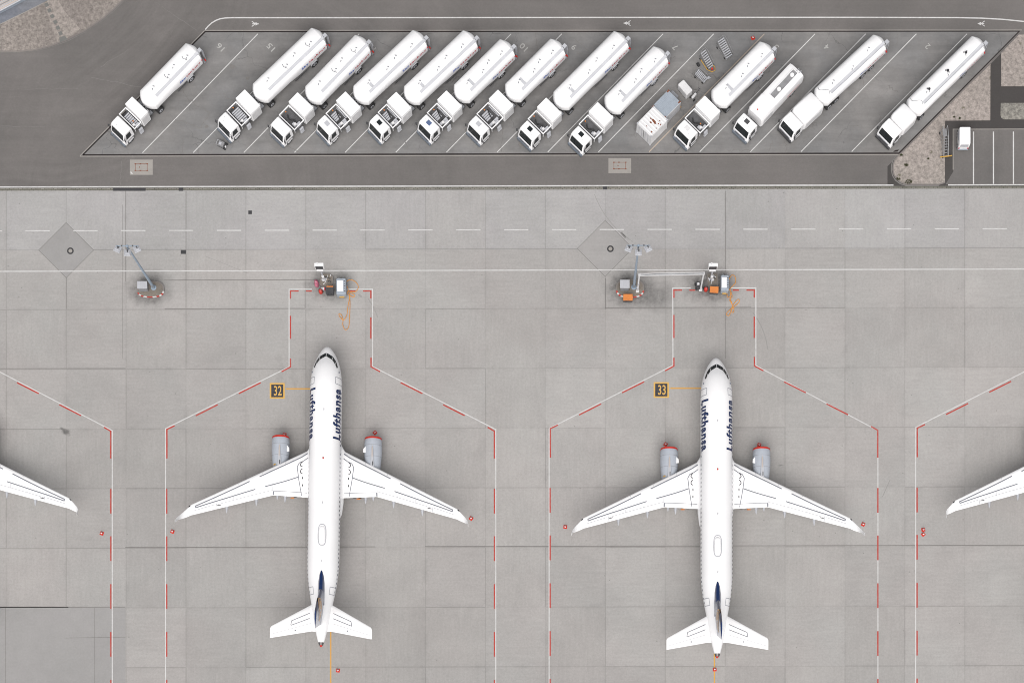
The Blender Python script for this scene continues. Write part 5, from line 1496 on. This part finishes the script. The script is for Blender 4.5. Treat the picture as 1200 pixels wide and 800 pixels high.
def steel_cabinet(px, py, w, l, h, label, rz=0.0):
    x, y = G(px, py, h); r = empty('steel_cabinet', x, y, rz, 0.18); tag(r, label, 'cabinet', 'steel cabinets on the mast islands')
    MB().box((0, 0, h / 2), (w, l, h - 0.1), 0, 0, 0.02).build('body', 'steel', r)
    mb = MB(); mb.box((0, 0, h - 0.04), (w + 0.08, l + 0.08, 0.06)); [mb.box((-w / 2 + w * (i + 0.5) / 5, 0, h), (0.04, l, 0.03)) for i in range(5)]; mb.build('roof', 'lgrey', r)
    mb = MB(); mb.box((0, -l / 2 - 0.01, h / 2), (w * 0.8, 0.02, h * 0.75)); mb.build('door', 'grey', r)
steel_cabinet(166.9, 334.3, 1.15, 0.85, 1.25, 'silver ribbed cabinet on the left mast island')
steel_cabinet(732.2, 333.2, 1.1, 0.95, 1.25, 'silver ribbed cabinet on the middle mast island')
def mast(px, py, H, hx, label, seed):
    x, y = G(px, py); r = empty('light_mast', x, y, 0, 0.15); tag(r, label, 'light mast', 'tall floodlight masts')
    mb = MB(); mb.tube([(0, 0, 0), (hx * 0.5, 0, H * 0.5), (hx, 0, H)], 0.19, 12, 0, 0.09); mb.cyl((0, 0, 0), (0, 0, 0.08), 0.34, 14); mb.build('pole', 'polegrey', r, True)
    mb = MB(); mb.box((0.0, -0.205, 1.0), (0.16, 0.04, 0.5)); mb.build('pole_door', 'grey', r)
    mb = MB(); mb.box((hx, 0.05, H - 0.1), (2.6, 0.09, 0.09)); mb.box((hx, 0, H), (0.26, 0.26, 0.3), 0, 0, 0.03)
    for q in (-0.65, 0.65): mb.box((hx + q, 0.06, H - 0.02), (0.14, 0.14, 0.12), 0, 1)
    mb.box((hx, -0.25, H - 0.15), (0.08, 0.6, 0.08)); mb.build('crossbar', ['polegrey', 'mid'], r)
    for q, ry_, yy in ((-1.15, R(-22), -0.28), (0, 0, -0.72), (1.15, R(26), -0.28)):
        mb = MB()
        # a tilted square floodlight: housing, glass facing down and outwards
        MM = Matrix.Translation((hx + q, yy, H - 0.18)) @ Matrix.Rotation(ry_, 4, 'Z') @ Matrix.Rotation(R(-14), 4, 'X')
        def tb(c, d_, mi=0):
            t = MB(); t.box((0, 0, 0), d_, 0, 0, 0.03 if mi == 0 else 0); mb.add([MM @ (Vector(v) + Vector(c)) for v in t.v], t.f, mi)
        tb((0, 0, 0), (0.80, 0.80, 0.16)); tb((0, 0, 0.13), (0.5, 0.42, 0.10)); tb((0.06, 0.1, 0.2), (0.12, 0.30, 0.05), 1)
        f = mb.build('floodlight', ['lgrey', 'mid'], r)
        mb = MB(); t = MB(); t.box((0, 0, -0.09), (0.72, 0.72, 0.02)); mb.add([MM @ Vector(v) for v in t.v], t.f); mb.build('lens', 'winglass', f)
        mb = MB(); mb.tube([(hx + q, 0.05, H - 0.1), (hx + q, yy * 0.5, H + 0.12), (hx + q, yy + 0.1, H + 0.02)], 0.04, 6, 0); mb.build('bracket', 'mid', f)
mast(180.4, 337.6, 14.3, -0.45, 'floodlight mast on the left island, leaning left in the view', 1)
mast(742.8, 337.0, 14.3, 0.0, 'floodlight mast on the middle island beside the white cable bridge', 2)

# white cable bridge
bx0, by0 = G(747, 341.5); bx1, by1 = G(820.8, 339.9)
r = empty('cable_bridge', bx0, by0, math.atan2(by1 - by0, bx1 - bx0)); tag(r, 'slender white overhead cable bridge spanning from the mast island to stand 33 equipment', 'cable bridge')
Lb = math.hypot(bx1 - bx0, by1 - by0)
for xx in (0, Lb):
    MB().box((xx, 0, 2.95), (0.18, 0.18, 5.9), 0, 0, 0.02).build('post', 'white2', r)
    MB().box((xx, 0, 0.22), (0.40, 0.40, 0.12)).build('foot', 'white2', r)
mb = MB(); mb.box((Lb / 2, 0.0, 5.93), (Lb + 0.25, 0.13, 0.06)); mb.box((Lb / 2, 0.12, 5.96), (Lb + 0.25, 0.05, 0.2)); mb.box((Lb / 2, -0.12, 5.96), (Lb + 0.25, 0.05, 0.2)); mb.build('beam', 'white2', r)
mb = MB(); mb.tube([(0.2, 0.03, 5.99), (0.9, -0.03, 6.0), (2.0, 0.03, 5.99), (4, -0.02, 6.0), (Lb, 0, 5.99)], 0.035, 6); mb.build('cable', 'grey', r)
mb = MB(); mb.box((-0.04, -0.13, 1.5), (0.26, 0.14, 0.6)); mb.box((0.02, -0.12, 3.0), (0.18, 0.12, 0.4)); mb.build('junction_box', 'lgrey', r)

# orange topped boxes
def lid_box(px, py, w, l, h, lidm, label, rz=0.0):
    x, y = G(px, py, h); r = empty('utility_box', x, y, rz); tag(r, label, 'utility box', 'utility boxes at the stand heads')
    MB().box((0, 0, h / 2 - 0.03), (w - 0.08, l - 0.08, h - 0.06), 0, 0, 0.03).build('body', 'dark' if lidm != 'orange' else 'mid', r)
    mb = MB(); mb.box((0, 0, h), (w, l, 0.09), 0, 0, 0.03); ld = mb.build('lid', lidm, r)
    mb = MB(); mb.box((-w * 0.2, -l * 0.5 - 0.01, h - 0.08), (0.12, 0.04, 0.1)); mb.box((w * 0.2, -l * 0.5 - 0.01, h - 0.08), (0.12, 0.04, 0.1)); mb.build('latch', 'black', ld)
    return r
lid_box(735.9, 348.3, 1.18, 0.82, 0.85, 'orange', 'orange lidded box at the front of the middle mast island')
lid_box(836.9, 339.3, 1.08, 0.80, 0.85, 'orange', 'orange lidded box at the head of stand 33', R(-3))
r = lid_box(386.4, 340.2, 0.98, 0.86, 0.9, 'dark', 'black lidded box with orange rear edge at the head of stand 32')
mb = MB(); mb.box((0.02, 0.47, 0.9), (0.85, 0.14, 0.14), 0, 0, 0.02); mb.build('rear_edge', 'orange', r)

# stand head pads
def pad(poly, label):
    xs = [p[0] for p in poly]; ys = [p[1] for p in poly]; cx, cy = G(sum(xs) / len(xs), sum(ys) / len(ys))
    r = empty('stone_pad', cx, cy); tag(r, label, 'stone pad', 'stone pads at the stand heads')
    P = [(a - cx, b2 - cy) for a, b2 in gp(poly)]
    MB().prism(P, -0.02, 0.14).build('kerb_ring', 'kerb', r)
    MB().prism([(a * 0.88, b2 * 0.88) for a, b2 in P], 0.1, 0.155).build('surface', 'island', r)
    mb = MB(); rr = random.Random(int(cx)); w = max(a for a, _ in P); h = max(b2 for _, b2 in P)
    for i in range(9): mb.box((rr.uniform(-w, w) * 0.7, rr.uniform(-h, h) * 0.7, 0.19), (rr.uniform(0.08, 0.3), rr.uniform(0.06, 0.2), rr.uniform(0.05, 0.2)), rr.uniform(0, 3), rr.choice((0, 1, 2)))
    mb.tube([(-w * 0.7, h * 0.2, 0.25), (0, h * 0.35, 0.3), (w * 0.6, h * 0.1, 0.25)], 0.04, 6, 1); mb.tube([(-w * 0.3, -h * 0.6, 0.2), (0, 0, 0.25), (w * 0.2, h * 0.7, 0.2)], 0.04, 6, 2)
    mb.build('fittings', ['steel', 'dark', 'white2'], r)
pad([(375.5, 323), (379, 320.6), (386.5, 320.8), (390.6, 324.5), (390.6, 332), (387.5, 336.5), (378, 337), (374, 333)], 'rounded stony pad under the display post at stand 32')
pad([(828.5, 320.5), (840.8, 320), (841.6, 336), (829, 337)], 'square stony pad under the display post at stand 33')

def display(px, py, label, dx=0.0):
    x, y = G(px, py); r = empty('docking_display', x, y, 0, 0.14); tag(r, label, 'docking display', 'docking guidance displays on posts')
    mb = MB(); mb.cyl((0, 0, 0), (0, 0, 3.6), 0.11, 10); mb.cyl((0, 0, 0), (0, 0, 0.06), 0.28, 12); mb.build('post', 'lgrey', r, True)
    mb = MB(); mb.box((-0.05, 0.1, 4.35), (1.12, 0.42, 1.15), 0, 0, 0.04); h = mb.build('housing', 'white', r)
    mb = MB(); mb.box((-0.05, -0.125, 4.35), (0.94, 0.03, 0.92)); [mb.box((-0.05, -0.145, 4.0 + 0.17 * i), (0.9, 0.01, 0.03), 0, 1) for i in range(5)]; mb.build('screen', ['black', 'mid'], h)
    mb = MB(); mb.box((-0.05, -0.22, 3.72), (0.8, 0.22, 0.10)); mb.build('lower_hood', 'white2', h)
    mb = MB(); mb.cyl((-0.25, 0.2, 4.9), (-0.25, 0.2, 5.15), 0.1, 10); mb.build('camera_pod', 'white2', h, True)
    mb = MB(); mb.box((0.05, -0.14, 1.2), (0.32, 0.2, 0.6), 0, 0, 0.02); mb.build('control_box', 'white2', r)
display(379.4, 327.6, 'white docking display with dark screen at the head of stand 32')
display(832.8, 327.8, 'white docking display with dark screen at the head of stand 33')

def power_unit(px, py, w, l, label, rz=0.0):
    h = 1.35; x, y = G(px, py, h); r = empty('ground_power_unit', x, y, rz); tag(r, label, 'power unit', 'ground power units at the stand heads')
    mb = MB(); mb.box((0, 0, 0.78), (w, l, 1.05), 0, 0, 0.10); mb.build('body', 'blue_grey', r)
    mb = MB(); mb.box((-0.10, 0.02, 1.345), (w * 0.62, l * 0.66, 0.1), 0, 0, 0.03); mb.build('lid', 'white', r)
    mb = MB(); mb.box((0, -l / 2 - 0.06, 0.35), (w * 0.5, 0.12, 0.12)); mb.build('bumper', 'yellow', r)
    mb = MB(); [mb.box((w * 0.36, -l * 0.3 + i * l * 0.15, 1.31), (0.16, 0.08, 0.04)) for i in range(5)]; mb.build('vents', 'dark', r)
    mb = MB(); mb.tube([(-0.2, l / 2, 1.2), (-0.25, l / 2 + 0.12, 1.15), (-0.2, l / 2 + 0.12, 0.5)], 0.07, 8); mb.tube([(0.25, l / 2, 1.2), (0.3, l / 2 + 0.12, 1.15), (0.25, l / 2 + 0.12, 0.5)], 0.07, 8); mb.build('hose_reel', 'grey', r)
    for sx in (-1, 1):
        for sy in (-1, 1): mb = MB(); mb.cyl((sx * (w / 2 - 0.14), sy * l * 0.33, 0.22), (sx * (w / 2 + 0.0), sy * l * 0.33, 0.22), 0.22, 14); mb.build('wheel', 'rubber', r, True)
power_unit(399.6, 335, 1.22, 2.0, 'grey power unit with white lid at the head of stand 32', R(1))
power_unit(849.6, 331, 1.02, 1.95, 'grey power unit with white lid at the head of stand 33')

def extinguisher(px, py, label):
    x, y = G(px, py, 0.6); r = empty('fire_extinguisher', x, y); tag(r, label, 'fire extinguisher', 'wheeled fire extinguishers')
    mb = MB(); rg = [(0.20, 0.12), (0.24, 0.2), (0.24, 0.78), (0.17, 0.92), (0.06, 0.97)]
    mb.loft([[(q * math.cos(a), q * math.sin(a), z) for a in [2 * math.pi * i / 18 for i in range(18)]] for q, z in rg]); mb.build('bottle', 'red', r, True)
    mb = MB(); mb.cyl((0, 0, 0.95), (0, 0, 1.05), 0.05, 8); mb.tube([(0, 0, 1.03), (0.12, -0.1, 0.98), (0.18, -0.16, 0.7)], 0.02, 6); mb.build('valve', 'steel', r, True)
    mb = MB(); mb.tube([(-0.2, 0.2, 0.15), (-0.2, 0.25, 0.95), (0.2, 0.25, 0.95), (0.2, 0.2, 0.15)], 0.025, 6); mb.build('cart_frame', 'dark', r)
    for sx in (-1, 1): mb = MB(); mb.cyl((sx * 0.22, 0.2, 0.14), (sx * 0.30, 0.2, 0.14), 0.14, 12); mb.build('wheel', 'rubber', r, True)
extinguisher(375.7, 341.3, 'red extinguisher at the head of stand 32 below the pink cover')
extinguisher(827.2, 338.8, 'red extinguisher at the head of stand 33 beside the orange lidded box')
# pink covered thing
x, y = G(370.7, 331.2, 0.6); r = empty('covered_reel', x, y, R(6)); tag(r, 'faded pink covered reel left of the stony pad at stand 32', 'covered reel')
mb = MB(); rg = []
rr = random.Random(2)
for z, k in ((0.05, 1.0), (0.4, 0.98), (0.75, 0.85), (1.0, 0.5), (1.08, 0.12)):
    rg.append([(0.28 * k * math.cos(a) * rr.uniform(0.85, 1.12), 0.46 * k * math.sin(a) * rr.uniform(0.88, 1.1), z + 0.05 * math.cos(3 * a)) for a in [2 * math.pi * i / 14 for i in range(14)]])
mb.loft(rg); mb.build('cover', 'pink', r, True)
mb = MB(); mb.box((-0.05, -0.02, 0.98), (0.16, 0.1, 0.1)); mb.build('handle', 'white2', r)
x, y = G(378.3, 337.6, 0.6); r = empty('chock_box', x, y); tag(r, 'small white box with red end between the stony pad and the extinguisher', 'chock box')
MB().box((-0.05, 0, 0.3), (0.42, 0.3, 0.5), 0, 0, 0.02).build('body', 'white2', r); MB().box((0.22, 0, 0.3), (0.10, 0.28, 0.46)).build('end_panel', 'lred', r)
x, y = G(818, 334.2, 0.6); r = empty('tow_tractor_unit', x, y, R(10)); tag(r, 'small black wheeled machine with white top left of stand 33 extinguisher', 'machine')
r.name = 'compressor_cart'
MB().box((0, 0, 0.45), (0.5, 0.85, 0.5), 0, 0, 0.05).build('body', 'dark', r); MB().box((0.05, 0.12, 0.78), (0.3, 0.3, 0.2), 0, 0, 0.04).build('top_unit', 'white2', r)
for sx in (-1, 1):
    for sy in (-1, 1): mb = MB(); mb.cyl((sx * 0.25, sy * 0.28, 0.18), (sx * 0.34, sy * 0.28, 0.18), 0.18, 12); mb.build('wheel', 'rubber', r, True)

# orange cables
def catmull(P, n=5):
    out = []
    for i in range(len(P) - 1):
        p0, p1, p2, p3 = P[max(i - 1, 0)], P[i], P[i + 1], P[min(i + 2, len(P) - 1)]
        for j in range(n):
            t = j / n; out.append(tuple(0.5 * ((2 * p1[k]) + (-p0[k] + p2[k]) * t + (2 * p0[k] - 5 * p1[k] + 4 * p2[k] - p3[k]) * t * t + (-p0[k] + 3 * p1[k] - 3 * p2[k] + p3[k]) * t**3) for k in (0, 1)))
    out.append(P[-1]); return out
def cable(pts, ox, oy, label):
    P = [(ox + a / 8, oy + b2 / 8) for a, b2 in pts]; Q = catmull(P); W_ = [G(*q) for q in Q]
    cx, cy = W_[0]; mb = MB(); n = len(W_)
    mb.tube([(a - cx, b2 - cy, 0.05 + 0.03 * math.sin(i * 0.9) + (0.0)) for i, (a, b2) in enumerate(W_)], 0.042, 6)
    o = mb.build('power_cable', 'cable', None, True); o.location = (cx, cy, 0); tag(o, label, 'cable', 'orange power cables on the ground')
cable([(680, 290), (700, 272), (730, 262), (775, 285), (800, 330), (780, 370), (740, 378), (700, 370), (705, 400), (750, 425), (765, 405), (720, 390), (715, 440), (700, 530), (690, 600), (660, 640), (625, 610), (618, 585), (640, 590), (655, 640), (655, 690), (680, 732), (710, 700), (718, 600), (722, 480), (715, 400), (700, 340), (685, 310)], 320, 295, 'orange cable in one long loop below the stand 32 power unit')
cable([(515, 260), (540, 220), (570, 235), (575, 290), (540, 330), (515, 360), (495, 400), (505, 430), (530, 410), (525, 380), (545, 420), (520, 450), (540, 490), (555, 530), (560, 560), (545, 570), (535, 540), (560, 490), (600, 445), (610, 470), (570, 510), (530, 540), (490, 580), (505, 600), (525, 580), (545, 500), (525, 440), (535, 385), (520, 350)], 790, 295, 'orange cable tangled in several loops below the stand 33 power unit')

# ------------------------------------------------------------------ small van and steps by the car park
x, y = G(1131.2, 158.4, 2.0)
r = empty('compact_van', x, y, R(-90)); tag(r, 'very small white box van parked in the first car park bay', 'van')
# local x forward = image down; its tail faces down the photo, so build tail at +x
rings = []
for z, hx_, hy_ in ((0.35, 1.08, 0.66), (0.9, 1.12, 0.68), (1.5, 1.08, 0.68), (1.94, 1.03, 0.66), (2.0, 0.98, 0.62)):
    rings.append([(hx_ * a, hy_ * b2, z) for a, b2 in ((1, 0.9), (0.93, 1), (-0.93, 1), (-1, 0.9), (-1, -0.9), (-0.93, -1), (0.93, -1), (1, -0.9))])
mb = MB(); mb.loft(rings); bd = mb.build('body', 'white', r, True)
for sg in (-1, 1):
    mb = MB(); mb.add([(-0.85, sg * 0.692, 1.1), (0.35, sg * 0.692, 1.1), (0.35, sg * 0.685, 1.55), (-0.75, sg * 0.685, 1.55)], [[0, 1, 2, 3]]); mb.build('side_window', 'blue_grey', bd)
    mb = MB(); mb.box((1.12, sg * 0.55, 0.75), (0.06, 0.14, 0.3)); mb.build('tail_light', 'lred', bd)
    for sx in (-0.65, 0.65):
        mb = MB(); mb.cyl((sx, sg * 0.54, 0.27), (sx, sg * 0.70, 0.27), 0.27, 16); w_ = mb.build('wheel', 'rubber', r, True)
        mb = MB(); mb.cyl((sx, sg * 0.69, 0.27), (sx, sg * 0.715, 0.27), 0.15, 12); mb.build('rim', 'lgrey', w_, True)
    mb = MB(); mb.box((-0.85, sg * 0.80, 1.2), (0.08, 0.14, 0.2), 0, 0, 0.02); mb.build('mirror', 'dark', bd)
mb = MB(); mb.add([(1.125, -0.5, 1.15), (1.125, 0.5, 1.15), (1.07, 0.48, 1.7), (1.07, -0.48, 1.7)], [[0, 1, 2, 3]]); mb.build('rear_window', 'lgrey', bd)
mb = MB(); mb.box((1.12, 0, 0.42), (0.14, 1.3, 0.2), 0, 0, 0.03); mb.build('rear_bumper', 'blue_grey', bd)
mb = MB(); mb.add([(-1.13, -0.55, 1.1), (-1.13, 0.55, 1.1), (-1.07, 0.5, 1.7), (-1.07, -0.5, 1.7)], [[3, 2, 1, 0]]); mb.build('windscreen', 'glass', bd)

x, y = G(1107.5, 167.5, 0.8); r = empty('maintenance_steps', x, y, R(-83)); tag(r, 'tall narrow metal steps with a yellow bar at the gravel edge left of the van', 'steps', 'metal maintenance steps')
mb = MB()
for sg in (-1, 1):
    mb.box((0, sg * 0.28, 0.30), (3.3, 0.05, 0.06)); mb.tube([(-1.6, sg * 0.28, 2.1), (-0.4, sg * 0.28, 1.9), (1.5, sg * 0.28, 0.45)], 0.04, 6)
    mb.tube([(-1.6, sg * 0.28, 0.3), (-1.6, sg * 0.28, 2.1)], 0.035, 6); mb.tube([(-0.5, sg * 0.28, 0.3), (-0.5, sg * 0.28, 1.9)], 0.035, 6)
mb.build('frame', 'steel', r)
mb = MB(); mb.box((-1.05, 0, 1.35), (0.95, 0.52, 0.04)); [mb.box((-0.35 + i * 0.29, 0, 1.2 - i * 0.15), (0.11, 0.52, 0.03)) for i in range(7)]; mb.build('treads', 'steel', r)
mb = MB(); mb.box((1.55, 0, 0.42), (0.12, 1.5, 0.08)); mb.build('axle_bar', 'yellow', r)
for sx, sg in ((-1.5, -1), (-1.5, 1), (1.5, -1), (1.5, 1)): mb = MB(); mb.cyl((sx, sg * 0.34, 0.15), (sx, sg * 0.42, 0.15), 0.15, 12); mb.build('wheel', 'rubber', r, True)
